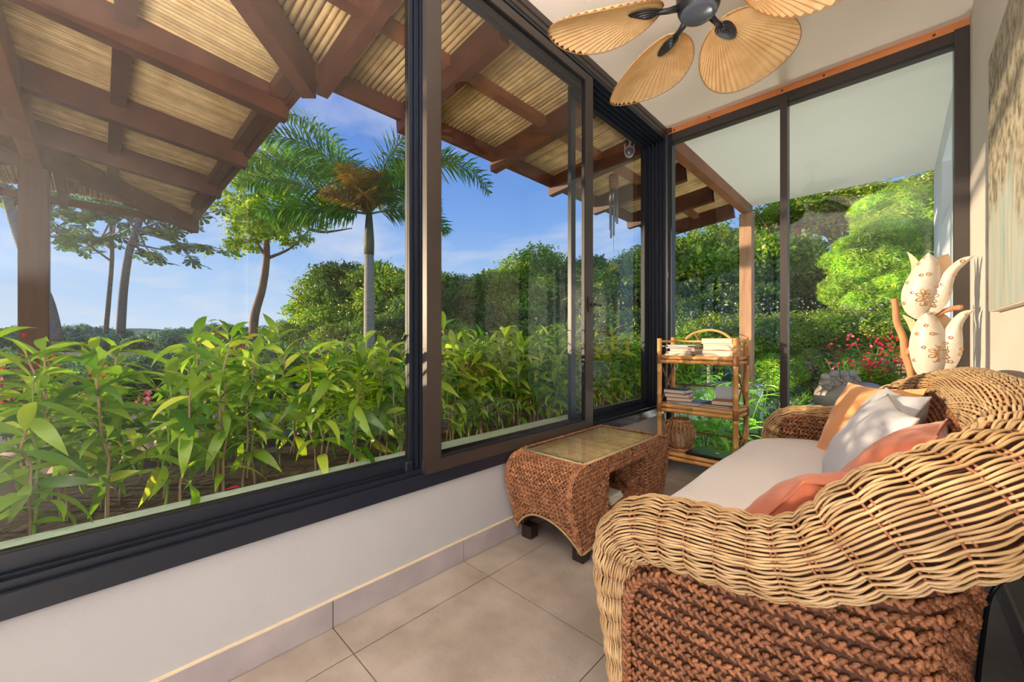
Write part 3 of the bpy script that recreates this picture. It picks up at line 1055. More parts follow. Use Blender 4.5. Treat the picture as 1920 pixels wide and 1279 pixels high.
# seat cushion: rounded slab
def slab(x0, x1, y0, y1, z0, z1, r, n=8, dome=.0, fn=None):
    """rounded box as a deformed subdivided box"""
    mb = MB()
    nx, ny, nz_ = 22, 40, 6
    def face(a, b, f):
        U, V = np.meshgrid(np.linspace(-1, 1, a), np.linspace(-1, 1, b), indexing='ij')
        return f(U, V)
    h = np.array([(x1 - x0) / 2, (y1 - y0) / 2, (z1 - z0) / 2])
    c = np.array([(x1 + x0) / 2, (y1 + y0) / 2, (z1 + z0) / 2])
    def rnd(P):
        P = P * h
        inn = np.clip(P, -(h - r), h - r)
        dlt = P - inn
        l = np.linalg.norm(dlt, axis=-1, keepdims=True)
        return inn + dlt / np.maximum(l, 1e-9) * np.minimum(l, r) if True else P
    o = np.ones
    for s_ in (-1, 1):
        for ax in range(3):
            a, b = ((ny, nz_), (nx, nz_), (nx, ny))[ax]
            def f(U, V):
                W = np.full_like(U, s_)
                P = [None] * 3
                oth = [k for k in range(3) if k != ax]
                P[ax] = W; P[oth[0]] = U; P[oth[1]] = V
                return np.stack(P, -1)
            G = face(a * 2, b * 2, f)
            # push the samples towards the edges
            G = np.sign(G) * (1 - (1 - np.abs(G)) ** 1.0)
            Q = rnd(G)
            if dome:
                k = (1 - (Q[..., 0] / h[0]) ** 2) * (1 - (Q[..., 1] / h[1]) ** 2)
                Q[..., 2] += dome * np.clip(k, 0, 1) * np.sign(Q[..., 2])
            Q = Q + c
            if fn is not None:
                Q = fn(Q)
            flip = (s_ * (1, -1, 1)[ax]) < 0
            mb.grid(Q[::-1] if flip else Q)
    return mb


def cush(Q):
    Q = Q.copy()
    f = np.clip((-.35 - Q[..., 0]) / .25, 0, 1)
    Q[..., 2] -= .030 * f ** 2
    Q[..., 2] += .004 * np.sin(Q[..., 1] * 9 + Q[..., 0] * 5)
    # front corners drawn in
    g = np.clip((np.abs(Q[..., 1] - SYC) - .62) / .2, 0, 1)
    Q[..., 0] = np.where(Q[..., 0] < -.3, Q[..., 0] + .12 * g ** 2, Q[..., 0])
    return Q


part('seat_cushion', slab(-.605, .03, 1.0, 2 * SYC - 1.0, .385, .505, .045, dome=.012, fn=cush), M['cushion'], sofa, smooth=True)


# ---------------------------------------------------------------- pillows
def pillow(name, c, w, h, t, normal, roll, material, label, group=None, seam=None, wr=.006, seed=1, droop=0.0):
    """cushion in a plane with the given normal; roll turns it in its plane"""
    n = 34
    u, v = np.meshgrid(np.linspace(-1, 1, n), np.linspace(-1, 1, n), indexing='ij')
    rg = np.random.default_rng(seed)
    prof = np.clip((1 - np.abs(u) ** 2.3), 0, 1) ** .55 * np.clip((1 - np.abs(v) ** 2.3), 0, 1) ** .55
    # edges pulled in between the corners
    pin_u = 1 - .09 * (1 - v ** 2) * np.abs(u) ** 2
    pin_v = 1 - .09 * (1 - u ** 2) * np.abs(v) ** 2
    X = u * w / 2 * (1 - .09 * (1 - v ** 2))
    Y = v * h / 2 * (1 - .09 * (1 - u ** 2))
    a = np.arctan2(v, u)
    rr = np.sqrt(u * u + v * v)
    wrk = np.zeros_like(u)
    for k in range(5):
        f1, f2, p = rg.uniform(3, 9), rg.uniform(2, 7), rg.uniform(0, 6)
        wrk += np.sin(f1 * u + f2 * v * rg.choice([-1, 1]) + p) / 5
    corner = np.sin(a * 14 + seed) * np.clip(rr - .55, 0, 1)
    mb = MB()
    for s_ in (1, -1):
        Z = s_ * (prof * t / 2 + (wrk * wr + corner * wr * 1.3) * prof)
        G = np.stack([X, Y, Z], -1)
        mb.grid(G if s_ > 0 else G[::-1])
    nrm = Vector(normal).normalized()
    up = Vector((0, 0, 1))
    xa = up.cross(nrm).normalized()
    ya = nrm.cross(xa)
    R = Matrix((xa, ya, nrm)).transposed() @ Matrix.Rotation(math.radians(roll), 3, 'Z')
    V = [np.array(x) @ np.array(R).T + np.array(c) for x in mb.V]
    if droop:
        V = [x for x in V]
    mb.V = V
    o = solo(name, mb, material, label, 'cushion', group, smooth=True)
    # seam cord around the edge
    e = []
    m_ = 24
    for k in range(4):
        for q in np.linspace(-1, 1, m_, endpoint=False):
            uu, vv = ((q, -1), (1, q), (-q, 1), (-1, -q))[k]
            e.append((uu * w / 2 * (1 - .09 * (1 - vv ** 2)), vv * h / 2 * (1 - .09 * (1 - uu ** 2)), 0))
    e.append(e[0])
    E = np.array(e) @ np.array(R).T + np.array(c)
    cb = MB().tube(E, .0028, 5)
    part('seam', cb, seam or material, o, smooth=True)
    return o


GP = 'loose cushions on the wicker sofa'
pillow('cushion', (-.105, 2.32, .655), .43, .39, .16, (-.75, -.52, .42), 3, M['orange'], 'sunlit orange cushion nearest the far arm of the wicker sofa', GP, seed=3)
pillow('cushion', (-.060, 2.03, .668), .42, .39, .15, (-.85, -.22, .45), 2, M['linen'], 'white wrinkled cushion behind the other white one on the sofa', GP, M['piping'], wr=.010, seed=5)
pillow('cushion', (-.080, 1.79, .655), .40, .38, .15, (-.86, -.18, .48), -4, M['linen'], 'white wrinkled cushion with grey edge in front of its twin', GP, M['piping'], wr=.012, seed=8)
pillow('cushion', (-.030, 1.46, .650), .44, .40, .15, (-.80, .10, .55), 3, M['coral'], 'coral cushion tucked behind the nearest one on the sofa', GP, seed=11)
pillow('cushion', (-.110, 1.175, .590), .48, .39, .20, (-.60, .50, .68), 9, M['coral'], 'plump coral cushion leaning on the near arm of the sofa', GP, seed=14)

# ---------------------------------------------------------------- coffee table
TX0, TX1 = -1.432, -1.025
TYC = 1.945
ct = thing('wicker_coffee_table', ((TX0 + TX1) / 2, TYC, 0), 'low braided wicker table with curved ends and a glass top', 'coffee table')
prof = spline([(-.425, .055, 0), (-.452, .15, 0), (-.488, .25, 0), (-.508, .33, 0), (-.498, .392, 0), (-.455, .437, 0), (-.392, .452, 0)], 60)[:, :2]


def arch(x):      # height of the lower edge of the curved end
    u = (x - (TX0 + TX1) / 2) / ((TX1 - TX0) / 2)
    return .058 + .125 * (1 - abs(u) ** 2.2)


pd = np.concatenate([[0], np.cumsum(np.linalg.norm(np.diff(prof, axis=0), axis=1))])
mb = MB()
nrow = int(pd[-1] / .0225)
for sgn in (1, -1):
    for k in range(nrow + 1):
        s = k / nrow * pd[-1]
        y = np.interp(s, pd, prof[:, 0]); z = np.interp(s, pd, prof[:, 1])
        y2 = np.interp(s + .005, pd, prof[:, 0]); z2 = np.interp(s + .005, pd, prof[:, 1])
        y1 = np.interp(s - .005, pd, prof[:, 0]); z1 = np.interp(s - .005, pd, prof[:, 1])
        ty, tz = y2 - y1, z2 - z1
        nrm = np.array((0, -tz, ty)) / math.hypot(ty, tz)
        if sgn < 0:
            nrm = nrm * (1, -1, 1)
        xx = np.linspace(TX0 + .012, TX1 - .012, 24)
        P = np.column_stack([xx, np.full(24, TYC + sgn * y), np.full(24, z)])
        braid(mb, P, np.tile(nrm, (24, 1)), .0215, (.0140, .0070, .0085), .68, .12, lambda c: c[2] > arch(c[0]) + .006)
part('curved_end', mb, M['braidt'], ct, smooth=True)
# long faces with the opening: vertical columns of braids
OY0, OY1, OZ0, OZ1 = TYC - .195, TYC + .215, .165, .372


def onface(c, e=.0):
    y, z = abs(c[1] - TYC), c[2]
    yl = np.interp(z, prof[:, 1], -prof[:, 0])
    return y < yl - .004


mb = MB()
for xf, nx_ in ((TX1, 1), (TX0, -1)):
    for yy in np.arange(-.50, .502, .0225):
        zz = np.linspace(.06, .446, 30)
        P = np.column_stack([np.full(30, xf), np.full(30, TYC + yy), zz])
        braid(mb, P, np.tile((nx_, 0, 0), (30, 1)), .0205, (.0135, .0070, .0085), .75, .12,
              lambda c: onface(c) and not (OY0 < c[1] < OY1 and OZ0 < c[2] < OZ1) and c[2] > .062 + .03 * (1 - min(1, abs(c[1] - TYC) / .4)))
part('braided_side', mb, M['braidt'], ct, smooth=True)
# backing sheets
mb = MB()
for sgn in (1, -1):
    G = []
    for (y, z) in prof:
        row = []
        for x in np.linspace(TX0, TX1, 13):
            zz = max(z, arch(x))
            yy = np.interp(zz, prof[:, 1], prof[:, 0])
            row.append((x, TYC + sgn * (yy + .003), zz - .001))
        G.append(row)
    mb.grid(np.array(G))
for xf in (TX0 + .004, TX1 - .004):
    for (a, b, c_, d_) in ((-.43, -.195, .06, .44), (.215, .43, .06, .44), (-.195, .215, .372, .44), (-.195, .215, .06, .165)):
        mb.box(xf - .002, xf + .002, TYC + a, TYC + b, c_, d_)
    for sg in (1, -1):
        V = [(xf, TYC + sg * .43, .06)] + [(xf, TYC + sg * -y, z) for y, z in prof[::4]] + [(xf, TYC + sg * .43, .44)]
        mb.add(V, [list(range(len(V)))])
part('backing', mb, M['core'], ct)
# inner cavity
mb = MB()
for z in (OZ0,):
    for x in np.arange(TX0 + .02, TX1, .019):
        P = np.column_stack([np.full(20, x), np.linspace(OY0, OY1, 20), np.full(20, z)])
        braid(mb, P, np.tile((0, 0, 1), (20, 1)), .0215, (.0140, .0070, .0085), .68, .12)
for yy, ny_ in ((OY1, -1), (OY0, 1)):
    for z in np.arange(OZ0 + .01, OZ1, .0185):
        P = np.column_stack([np.linspace(TX0 + .02, TX1 - .005, 20), np.full(20, yy), np.full(20, z)])
        braid(mb, P, np.tile((0, ny_, 0), (20, 1)), .0215, (.0140, .0070, .0085), .68, .12)
part('inner_shelf', mb, M['braidt'], ct, smooth=True)
part('cavity_lining', MB().box(TX0 + .01, TX1 - .006, OY0 - .006, OY0 - .002, OZ0, OZ1).box(TX0 + .01, TX1 - .006, OY1 + .002, OY1 + .006, OZ0, OZ1).box(TX0 + .01, TX1 - .006, OY0, OY1, OZ0 - .01, OZ0 - .004), M['core'], ct)
# rounded edge braids and bottom bands
mb = MB()
for x in (TX0 + .004, TX1 - .004):
    for sg in (1, -1):
        for dx, dn in ((0, .004), (-.011 if x < -1.2 else -.011, .006)):
            P = np.column_stack([np.full(60, x + (dx if x > -1.2 else -dx)), TYC + sg * (prof[:, 0] - dn * .5), prof[:, 1] + .002])
            ty = np.gradient(prof[:, 0]); tz = np.gradient(prof[:, 1])
            N = np.column_stack([np.zeros(60), -tz * sg, ty])
            N /= np.linalg.norm(N, axis=1)[:, None]
            mb = MB()
            braid(mb, P, N, .016, (.0125, .0070, .0068), .5, .1)
            part('edge_braid', mb, M['braidt'], ct, smooth=True)
mb = MB()
for x in (TX0 + .006,):
    P = np.column_stack([np.full(40, x), np.linspace(TYC - .39, TYC + .39, 40), np.full(40, .458)])
    braid(mb, P, np.tile((0, 0, 1), (40, 1)), .016, (.0125, .0070, .0068), .5, .1)
part('edge_braid', mb, M['braidt'], ct, smooth=True)
mb = MB()
P = np.column_stack([np.linspace(TX0, TX1, 30), np.full(30, TYC + .395), np.full(30, .458)])
braid(mb, P, np.tile((0, 0, 1), (30, 1)), .016, (.0125, .0070, .0068), .5, .1)
part('edge_braid', mb, M['braidt'], ct, smooth=True)
for sg in (1, -1):
    P = [(x, TYC + sg * (np.interp(arch(x), prof[:, 1], prof[:, 0]) - .004), arch(x) - .002) for x in np.linspace(TX0, TX1, 30)]
    part('bottom_band', MB().tube(P, .0062, 6), M['strand'], ct, smooth=True)
for xf in (TX0, TX1 + .003):
    P = [(xf, TYC + y, .060 + .03 * (1 - min(1, abs(y) / .4))) for y in np.linspace(-.425, .425, 24)]
    part('bottom_band', MB().tube(P, .0062, 6), M['strand'], ct, smooth=True)
for x in (TX0 + .045, TX1 - .04):
    for y in (-.375, .375):
        part('foot', MB().bevbox((x, TYC + y, .034), (.062, .062, .068), .004), M['feet'], ct)
# top: thin poles under the glass, edge pole and pane
mb = MB()
for y in np.arange(TYC - .378, TYC + .38, .0125):
    mb.tube([(TX0 + .018, y, .449), (TX1 - .014, y, .449)], .0055, 6)
part('top_poles', mb, M['strand'], ct, smooth=True, kind='stuff')
part('top_board', MB().box(TX0 + .015, TX1 - .01, TYC - .385, TYC + .385, .436, .443), M['core'], ct)
part('edge_pole', MB().tube([(TX1 - .010, TYC - .40, .455), (TX1 - .008, TYC + .395, .455)], .008, 8).tube([(TX0 + .01, TYC - .395, .455), (TX1 - .010, TYC - .398, .455)], .0065, 8), M['strand'], ct, smooth=True)
gx0, gx1, gy0, gy1 = TX0 + .017, TX1 - .013, TYC - .384, TYC + .381
gt = part('glass_top', MB().add([(gx0, gy0, .4635), (gx1, gy0, .4635), (gx1, gy1, .4635), (gx0, gy1, .4635)], [(0, 1, 2, 3)]), M['tglass'], ct)
part('glass_edge', MB().box(gx0, gx1, gy0 - .001, gy0 + .001, .4575, .4635).box(gx1 - .001, gx1 + .001, gy0, gy1, .4575, .4635), M['glassedge'], gt)
# papers lying inside
solo('magazine', MB().bevbox((-1.17, 1.90, OZ0 + .018), (.21, .15, .016), .001, Matrix.Rotation(.1, 3, 'Z')), M['paper'], 'white magazine lying inside the coffee table', 'magazine', 'papers inside the coffee table')
solo('magazine', MB().bevbox((-1.18, 1.91, OZ0 + .036), (.20, .14, .016), .001, Matrix.Rotation(-.08, 3, 'Z')), colmat('pale_cover', (.62, .64, .66)), 'topmost pale magazine of the pair inside the coffee table', 'magazine', 'papers inside the coffee table')
# ================================================================ bamboo shelf
def bam(mb, p, q, r, nodes=True, n=9):
    p = np.array(p, float); q = np.array(q, float)
    L = np.linalg.norm(q - p)
    ts, rs = [0.0], [r]
    k = max(1, int(L / .17))
    if nodes and L > .12:
        ph = RNG.uniform(.3, .7)
        for i in range(k):
            c = (i + ph) / k
            for dt, dr in ((-.006, 1.0), (-.003, 1.14), (0, .95), (.003, 1.12), (.006, 1.0)):
                ts.append(c + dt / L); rs.append(r * dr)
    ts.append(1.0); rs.append(r)
    ts = np.array(ts)
    mb.tube(p + (q - p) * ts[:, None], np.array(rs), n)
    return mb


SX0, SX1, SY0, SY1 = -1.375, -.822, 3.135, 3.405
sh = thing('bamboo_shelf', ((SX0 + SX1) / 2, (SY0 + SY1) / 2, 0), 'three tier bamboo shelf unit standing before the far glass', 'shelf')
for x, y, z in ((SX0, SY0, 1.045), (SX1, SY0, 1.045), (SX0, SY1, 1.055), (SX1, SY1, 1.055)):
    part('leg', bam(MB(), (x, y, 0), (x, y, z), .0185), M['bamboo'], sh, smooth=True)
for zt in (.895, .510, .135):
    for dz in (.0, -.034):
        part('rail', bam(MB(), (SX0 - .015, SY0, zt + dz), (SX1 + .015, SY0, zt + dz), .0155), M['bamboo'], sh, smooth=True)
        if zt > .2:
            for x in (SX0, SX1):
                part('rail', bam(MB(), (x, SY0 - .01, zt + dz + .004), (x, SY1 + .01, zt + dz + .004), .0145), M['bamboo'], sh, smooth=True)
    part('rail', bam(MB(), (SX0 - .01, SY1, zt), (SX1 + .01, SY1, zt), .0145), M['bamboo'], sh, smooth=True)
    for k, y in enumerate(np.arange(SY0 + .034, SY1 - .01, .0272)):
        part('slat', bam(MB(), (SX0 + .01, y, zt - .002), (SX1 - .01, y, zt - .002), .0125), M['bamboo'], sh, smooth=True)
for z in (.66, .275):
    part('rail', MB().tube([(SX0, SY1, z), (SX1, SY1, z)], .007, 7), M['rattan'], sh, smooth=True)
for z in (1.02,):
    part('rail', MB().tube([(SX0, SY1, z), (SX1, SY1, z)], .009, 7), M['bamboo'], sh, smooth=True)
    for x in (SX0, SX1):
        part('rail', MB().tube([(x, SY0, z), (x, SY1, z)], .010, 7), M['bamboo'], sh, smooth=True)
for x in (SX0 + .004, SX1 - .004):
    for za, zb in ((.16, .46), (.53, .85)):
        for s_ in (0, 1):
            ya, yb = (SY0, SY1) if s_ else (SY1, SY0)
            part('brace', MB().tube([(x + .006 * s_, ya, za), (x + .006 * s_ + .008, (ya + yb) / 2, (za + zb) / 2), (x + .006 * s_, yb, zb)], .0065, 6), M['rattan'], sh, smooth=True)
P = spline([(-1.27, SY1, 1.04), (-1.21, SY1, 1.085), (-1.10, SY1, 1.112), (-1.0, SY1, 1.095), (-.92, SY1, 1.04)], 24)
part('top_arch', MB().tube(P, .010, 8), M['bamboo'], sh, smooth=True)
part('brace', MB().tube([(-1.20, SY1 + .004, 1.09), (-1.14, SY1 + .004, .99), (-1.11, SY1 + .004, .90)], .0065, 6), M['rattan'], sh, smooth=True)
for x, y in ((SX0, SY0), (SX1, SY0), (SX0, SY1), (SX1, SY1)):
    for z in (.878, .493, .125):
        part('binding', MB().lathe([(.0195, -.035), (.0215, -.030), (.0215, .030), (.0195, .035)], (x, y, z), 12), M['rattan'], sh, smooth=True)


# ---------------------------------------------------------------- books
def book(c, w, d, h, rot, cover, label, group, kind='book', pages=True):
    o = thing(kind, (c[0], c[1], c[2]), label, kind, group, rot=(0, 0, math.radians(rot)))
    t = min(.003, h * .18)
    mb = MB()
    mb.box(-w / 2, w / 2, -d / 2, d / 2, 0, t).box(-w / 2, w / 2, -d / 2, d / 2, h - t, h)
    part('cover', mb, cover, o, local=True)
    part('spine', MB().box(-w / 2, w / 2, d / 2 - t, d / 2 + .001, t * .5, h - t * .5), cover, o, local=True)
    part('pages', MB().box(-w / 2 + .003, w / 2 - .003, -d / 2 + .003, d / 2 - t, t, h - t), M['paper'], o, local=True)
    return o


def stack(x, y, z, items, group, kind='book'):
    for (w, d, h, rot, dx, dy, m_, lab) in items:
        book((x + dx, y + dy, z), w, d, h, rot, m_, lab, group, kind)
        z += h + .0006
    return z


cB = {n: colmat('cover_' + n, c) for n, c in dict(brown=(.36, .16, .08), tan=(.55, .36, .20), cream=(.72, .62, .48), navy=(.05, .07, .16), grey=(.30, .32, .36),
      blue=(.12, .24, .42), red=(.50, .07, .06), white=(.72, .72, .72), black=(.03, .03, .035), teal=(.10, .30, .32), orange=(.62, .25, .08), purple=(.24, .12, .30)).items()}
TZ = .9085
stack(-.955, 3.27, TZ, [(.215, .20, .048, 0, 0, 0, cB['brown'], 'thick brown book at the bottom of the top shelf stack'),
                        (.210, .20, .046, 2, .002, 0, cB['cream'], 'cream book in the middle of the top shelf stack'),
                        (.215, .20, .040, -1, -.004, 0, cB['tan'], 'tan book on top of the thick stack, top shelf')], 'thick books on the top shelf')
stack(-1.24, 3.27, TZ, [(.20, .23, .014, 6, -.01, 0, cB['white'], 'white magazine lowest in the loose top shelf pile'),
                        (.20, .22, .018, -5, .01, 0, cB['cream'], 'cream edged magazine second in the loose top shelf pile'),
                        (.19, .22, .022, 3, .03, -.005, cB['tan'], 'tan booklet in the middle of the loose top shelf pile'),
                        (.21, .23, .012, 8, .0, 0, cB['purple'], 'purple magazine under the blue one, top shelf pile'),
                        (.22, .23, .010, -9, -.005, 0, cB['blue'], 'blue covered magazine on the top shelf pile'),
                        (.21, .23, .006, 12, .0, 0, cB['white'], 'open white magazine topmost on the loose shelf pile')], 'magazines on the top shelf', 'magazine')
stack(-1.095, 3.25, TZ, [(.10, .16, .010, 24, 0, 0, cB['white'], 'small white booklet between the two piles on the top shelf')], 'magazines on the top shelf', 'magazine')
MZ = .5235
z = stack(-1.22, 3.26, MZ, [(.25, .22, .008, 3, 0, 0, cB['grey'], 'grey magazine lowest in the left middle shelf pile'),
                            (.26, .22, .008, -6, .03, 0, cB['white'], 'white magazine under the middle shelf books'),
                            (.24, .22, .008, 8, .05, 0, cB['blue'], 'blue magazine just under the three middle shelf books')], 'magazines on the middle shelf', 'magazine')
stack(-1.265, 3.25, z, [(.185, .16, .026, 14, .01, 0, cB['orange'], 'orange brown book lowest of the three on the middle shelf'),
                        (.185, .16, .030, 9, 0, 0, cB['purple'], 'purple book in the middle of three on the middle shelf'),
                        (.175, .16, .030, -2, -.005, 0, cB['navy'], 'navy blue book topmost of three on the middle shelf')], 'three books on the middle shelf')
z = stack(-.955, 3.26, MZ, [(.22, .20, .014, 0, -.01, 0, cB['grey'], 'grey glossy magazine flat at right on the middle shelf'),
                            (.21, .20, .012, -3, -.01, 0, cB['black'], 'black magazine over the grey one, middle shelf right')], 'magazines on the middle shelf', 'magazine')
stack(-.945, 3.25, z, [(.155, .14, .030, 4, .02, 0, cB['brown'], 'brown book lying at right on the middle shelf')], 'books at right on the middle shelf')
wb = thing('book', (-.95, 3.375, MZ), 'pale blue book leaning upright at the back of middle shelf', 'book', 'books at right on the middle shelf')
part('cover', MB().cbox((-.95, 3.375, MZ + .075), (.16, .006, .145), Matrix.Rotation(-.14, 3, 'X')), colmat('cover_paleblue', (.50, .62, .76)), wb)
part('pages', MB().cbox((-.95, 3.387, MZ + .074), (.155, .015, .140), Matrix.Rotation(-.14, 3, 'X')), M['paper'], wb)

# ---------------------------------------------------------------- lantern
BZ = .1485
LX, LY = -1.262, 3.262
ln = thing('rattan_lantern', (LX, LY, BZ), 'round woven rattan lantern with a loop handle on bottom shelf', 'lantern')
part('base', MB().lathe([(0, BZ), (.085, BZ), (.092, BZ + .006), (.088, BZ + .016), (0, BZ + .018)], (LX, LY, 0), 28), M['lantern'], ln, smooth=False)


def lr(t):
    return .064 + .052 * math.sin(PI * min(1, t * .93 + .03)) ** .9


nrib = 22
mb = MB()
for k in range(nrib):
    a0 = 2 * PI * k / nrib
    P = [(LX + lr(t) * math.cos(a0), LY + lr(t) * math.sin(a0), BZ + .016 + t * .225) for t in np.linspace(0, 1, 12)]
    mb.tube(P, .0042, 5)
part('ribs', mb, M['lantern'], ln, smooth=True)
mb = MB()
for k in range(22):
    for s_ in (1, -1):
        a0 = 2 * PI * k / 22
        P = [(LX + (lr(t) + .002) * math.cos(a0 + s_ * t * 1.5), LY + (lr(t) + .002) * math.sin(a0 + s_ * t * 1.5), BZ + .016 + t * .225) for t in np.linspace(.04, .96, 14)]
        mb.tube(P, .0024, 4)
part('lattice', mb, M['lantern'], ln, smooth=True)
mb = MB()
for t, r in ((0.0, .006), (1.0, .008), (.96, .005)):
    a = np.linspace(0, 2 * PI, 29)
    mb.tube(np.column_stack([LX + lr(t) * np.cos(a), LY + lr(t) * np.sin(a), np.full(29, BZ + .016 + t * .225)]), r, 6, caps=False)
part('hoops', mb, M['lantern'], ln, smooth=True)
P = spline([(LX - .075, LY - .02, BZ + .235), (LX - .115, LY - .075, BZ + .20), (LX - .105, LY - .11, BZ + .12), (LX - .05, LY - .10, BZ + .13), (LX + .0, LY - .085, BZ + .22)], 30)
part('handle', MB().tube(P, .0065, 7), M['lantern'], ln, smooth=True)
part('candle', MB().lathe([(0, BZ + .02), (.03, BZ + .02), (.03, BZ + .12), (0, BZ + .12)], (LX, LY, 0), 18), M['paper'], ln)

# ---------------------------------------------------------------- laptop
lp = thing('laptop', (-1.0, 3.26, BZ), 'closed black laptop lying on the bottom bamboo shelf', 'laptop', rot=(0, 0, math.radians(-2)))
part('base', MB().bevbox((0, 0, .007), (.345, .235, .013), .003), M['blackplastic'], lp, local=True)
part('lid', MB().bevbox((0, 0, .0185), (.345, .235, .0085), .003), mat('laptop_lid', (.03, .035, .05), .22, .05, 5), lp, local=True)
part('badge', MB().lathe([(0, .0235), (.016, .0235), (.016, .0228)], (0.02, .0, 0), 20), M['silver'], lp, local=True)

# ================================================================ ceiling fan
FX, FYc, FZ = -.632, 1.845, 2.50
fan = thing('ceiling_fan', (FX, FYc, 2.42), 'ceiling fan with five pleated palm leaf blades', 'fan')
part('rod', MB().tube([(FX, FYc, 2.62), (FX, FYc, 2.86)], .013, 12), M['blackplastic'], fan, smooth=True)
part('canopy', MB().lathe([(0, 2.80), (.035, 2.80), (.060, 2.83), (.068, 2.872), (0, 2.874)], (FX, FYc, 0), 28), M['blackplastic'], fan, smooth=True)
part('motor', MB().lathe([(0, 2.66), (.05, 2.66), (.080, 2.63), (.092, 2.58), (.092, 2.53), (.086, 2.50), (.080, 2.486), (.077, 2.480)], (FX, FYc, 0), 40), M['blackplastic'], fan, smooth=True)
part('lens', MB().lathe([(.078, 2.482), (.072, 2.475), (.05, 2.470), (0, 2.468)], (FX, FYc, 0), 40), M['hub'], fan, smooth=True)


def blade_mesh(mb, L=.50, W=.205, x0=.155):
    nth, nr = 88, 12
    G = []
    for i in range(nth + 1):
        th = math.radians(-84 + 168 * i / nth)
        a, b = L / 2, W
        R = 2 * a * b * b * math.cos(th) / (b * b * math.cos(th) ** 2 + a * a * math.sin(th) ** 2)
        R = R * (1.0 + .01 * math.cos(i * PI)) + .004
        row = []
        for k in range(nr + 1):
            t = k / nr
            r = R * t
            x = r * math.cos(th); y = r * math.sin(th)
            z = .0042 * (1 if i % 2 else -1) * min(1, t * 1.6) - .10 * (x / L) ** 2 * L - .28 * y * y / W
            row.append((x0 + x, y, z))
        G.append(row)
    return mb.grid(np.array(G))


def rot3(ang, pitch):
    return np.array(Matrix.Rotation(math.radians(ang), 3, 'Z') @ Matrix.Rotation(math.radians(pitch), 3, 'X'))


for ang in (218, 147, 78, 4, 290):
    R = rot3(ang, -15)
    mb = blade_mesh(MB())
    mb.V = [v @ R.T + np.array((FX, FYc, FZ + .012)) for v in mb.V]
    bl_ = part('blade', mb, M['fanblade'], fan, smooth=False)
    # rim stitched around the leaf
    G = mb.V[0].reshape(89, 13, 3)
    part('rim', MB().tube(G[:, -1, :][::2], .0026, 5), M['ring'], bl_, smooth=True)
    mb = MB()
    for s_, zz in ((1.0, -.006), (.78, -.012), (.55, -.018), (.34, -.023)):
        a = np.arange(24) * 2 * PI / 24
        ring = []
        for rr, dz in ((1.0, 0), (.92, -.005), (0.0, -.007)):
            x = .072 * s_ * rr * np.cos(a) * (1 + .25 * np.cos(a)) + .215
            y = .036 * s_ * rr * np.sin(a)
            ring.append(np.column_stack([x, y, np.full(24, zz + dz) - .10 * ((x - .155) / .5) ** 2 * .5]))
        mb.grid(np.array(ring), closed_v=True)
    mb.V = [v @ R.T + np.array((FX, FYc, FZ + .008)) for v in mb.V]
    part('blade_cap', mb, M['blackplastic'], fan, smooth=False)
    mb = MB().tube([(.085, 0, .0), (.13, 0, -.008), (.19, 0, -.010)], [.016, .013, .012], 8)
    mb.V = [v @ R.T + np.array((FX, FYc, FZ + .010)) for v in mb.V]
    part('blade_arm', mb, M['blackplastic'], fan, smooth=True)

# ================================================================ tulip lamp of shell petals
TY = 2.96


def at(px, py, Y):
    dx = -math.sin(YAW) + (px - 960) / 747 * math.cos(YAW)
    dy = math.cos(YAW) + (px - 960) / 747 * math.sin(YAW)
    t = Y / dy
    return np.array((dx * t, Y, CAM_H + (638 - py) / 747 * t))


tl = thing('tulip_floor_lamp', tuple(at(1712, 700, TY + .05)[:2]) + (0.0,), 'floor lamp of two stacked tulips in white shell petals on driftwood', 'lamp')


def petal(left, right, bulge, yoff, material, name='petal', lean=0.0, th=.005, label=None, fold=0.0):
    """left/right: rows of (px, py) from tip to base, same length"""
    n = 26
    Lf = spline([(a, b, 0) for a, b in left], n)[:, :2]
    Rt = spline([(a, b, 0) for a, b in right], n)[:, :2]
    rows = []
    for i in range(n):
        tt = i / (n - 1)
        A = at(*Lf[i], TY); B = at(*Rt[i], TY)
        row = []
        for j_ in range(11):
            u = j_ / 10 * 2 - 1
            p = A + (B - A) * (u + 1) / 2
            dep = bulge * (1 - u * u) * math.sin(PI * min(1, .12 + .88 * tt)) + lean * (1 - tt) - fold * u * (1 - tt)
            row.append((p[0], p[1] + yoff - dep, p[2]))
        rows.append(row)
    G = np.array(rows)
    G2 = G + np.array((0, th, 0))
    mb = MB()
    mb.grid(G)
    mb.grid(G2[:, ::-1])
    ed = np.concatenate([G[0], G[1:, -1], G[-1, ::-1][1:], G[::-1, 0][1:]])
    ed2 = ed + np.array((0, th, 0))
    mb.grid(np.array([ed2, ed]))
    return part(name, mb, material, tl, smooth=True, label=label), G


def rings(parent, G, yoff, items, r=.0072, w=.0020):
    """thin metal rings lying on a petal; items: (px, py[, rx, ry, ang])"""
    flat = G.reshape(-1, 3)
    for it in items:
        px, py = it[:2]
        p = at(px, py, TY)
        k = np.argmin((flat[:, 0] - p[0]) ** 2 + (flat[:, 2] - p[2]) ** 2)
        y = flat[k, 1] - .002
        rx, ry, an = (it[2], it[3], it[4]) if len(it) > 2 else (r, r * .85, 0)
        a = np.linspace(0, 2 * PI, 17)
        X = rx * np.cos(a); Z = ry * np.sin(a)
        ca, sa_ = math.cos(an), math.sin(an)
        P = np.column_stack([p[0] + X * ca - Z * sa_, np.full(17, y), p[2] + X * sa_ + Z * ca])
        part('ring', MB().tube(P, w, 5, caps=False), M['ring'], parent, smooth=True)


def flower(px, py):
    out = [(px, py, .0065, .0060, 0)]
    c = at(px, py, TY)
    for k in range(8):
        a = 2 * PI * k / 8 + .35
        out.append((px + 11.5 * math.cos(a), py - 11.5 * math.sin(a), .0135, .0068, a))
    return out


